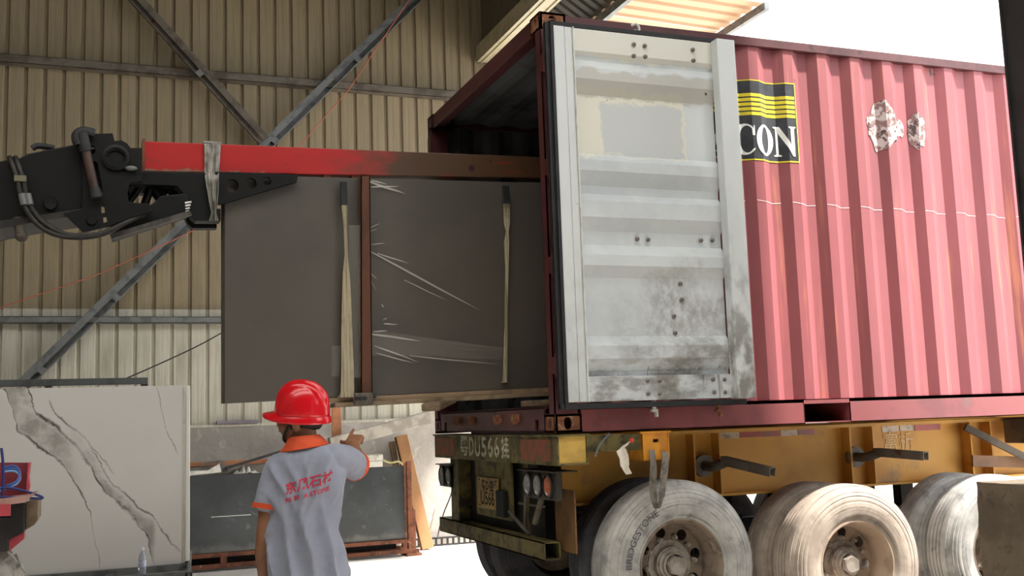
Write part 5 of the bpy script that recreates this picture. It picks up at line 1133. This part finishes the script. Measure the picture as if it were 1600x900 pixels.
# trousers and shoes
g = MB(); g.loft([ring(.80, .145, .10, 0, 0, 40), ring(.88, .148, .10, 0, 0, 40), ring(.96, .135, .095, 0, 0, 40)])
for s in (-1, 1): capsule(g, [(s*.085, 0, .84), (s*.092, .015, .50), (s*.10, -.01, .09)], [.098, .078, .066], 20)
remesh(g.build('trousers', mat('grey_trousers', '#6a6d78', '#5c5f69', 8, rough=.9), man), .011, 4)
for s in (-1, 1):
    g = MB(); P = [(.035, -.10, .02), (.045, -.06, .045), (.046, 0, .07), (.047, .07, .055), (.046, .13, .04), (.03, .18, .03)]
    rings = [[W((s*.10+w_*math.cos(2*PI*k/16), y_, max(.002, h_+h_*math.sin(2*PI*k/16)))) for k in range(16)] for w_, y_, h_ in P]; g.loft(rings); g.build('shoe', M['dark_steel'], man, smooth=60)
# ---- hard hat
hat = MB(); NU, NV = 96, 30
def hatp(az, el, off=0.0):
    """az from forward turning right, el from rim to crown"""
    sx_, sy_, sz_ = .108, .130, .150; x = sx_*math.cos(el)**.82*math.sin(az); y = sy_*math.cos(el)**.82*math.cos(az)-.004; z = sz_*math.sin(el)**.92 if el > 0 else 0
    rd = 0
    for c0, w_, h_ in ((0, .018, .010), (-.042, .012, .006), (.042, .012, .006)): rd = max(rd, h_*max(0, 1-abs((x-c0)/w_)**3))
    fade = max(0, min(1, (math.sin(el)-.25)/.3)); p = Vector((x, y, z)); nrm = Vector((x/sx_**2, y/sy_**2, z/sz_**2)).normalized(); return p+nrm*(rd*fade+off)
v = []; f = []
for j in range(NV+1):
    for i in range(NU): el = (PI/2-.001)*j/NV; v.append(Hd(hatp(2*PI*i/NU, el)+Vector((0, 0, .022))))
f = [(j*NU+i, j*NU+(i+1) % NU, (j+1)*NU+(i+1) % NU, (j+1)*NU+i) for j in range(NV) for i in range(NU)]
hat.add(v, f)
n = NT('red_hard_hat'); n.set('Base Color', n.mix(n.ramp(n.noise(30, detail=4), .68, .72), lin('#d31220'), lin('#9c1420'))); n.set('Roughness', .24); n.set('Coat Weight', .3); M['hat'] = n.m
ht = hat.build('hard_hat', M['hat'], man, smooth=60); ht.modifiers.new('t', 'SOLIDIFY').thickness = .004
br = MB(); rings = []
for off, dz in ((-.003, .034), (.003, .026), (.006, .014), (.008, .004), (.006, .0), (.002, .004), (-.002, .012), (-.005, .026)):
    rr = []
    for i in range(NU):
        az = 2*PI*i/NU; fr = max(0, math.cos(az))**3; p = hatp(az, 0); o_ = Vector((p.x, p.y, 0)).normalized(); ex = off*(1+.3*fr)+fr*(.048 if dz < .02 else .0 if dz > .025 else .02)*(1 if off > 0 else .3)
        rr.append(Hd(Vector((p.x, p.y, 0))+o_*ex+Vector((0, 0, dz+.004*fr-.010*(1-fr)))))
    rings.append(rr)
br.loft(rings+[rings[0]], cap=False); br.build('brim', M['hat'], ht, smooth=50)
g = MB(); 
for s in (-1, 1): g.tube(smoothpts([Hd((s*.088, .0, .03)), Hd((s*.083, .028, -.03)), Hd((s*.055, .06, -.085)), Hd((0, .068, -.113))], 5), .006, 8)
g.build('chin_strap', mat('dark_strap', '#241e1c', rough=.8), man, smooth=60)
for o in bpy.data.objects:
    if '_o' in o: del o['_o']
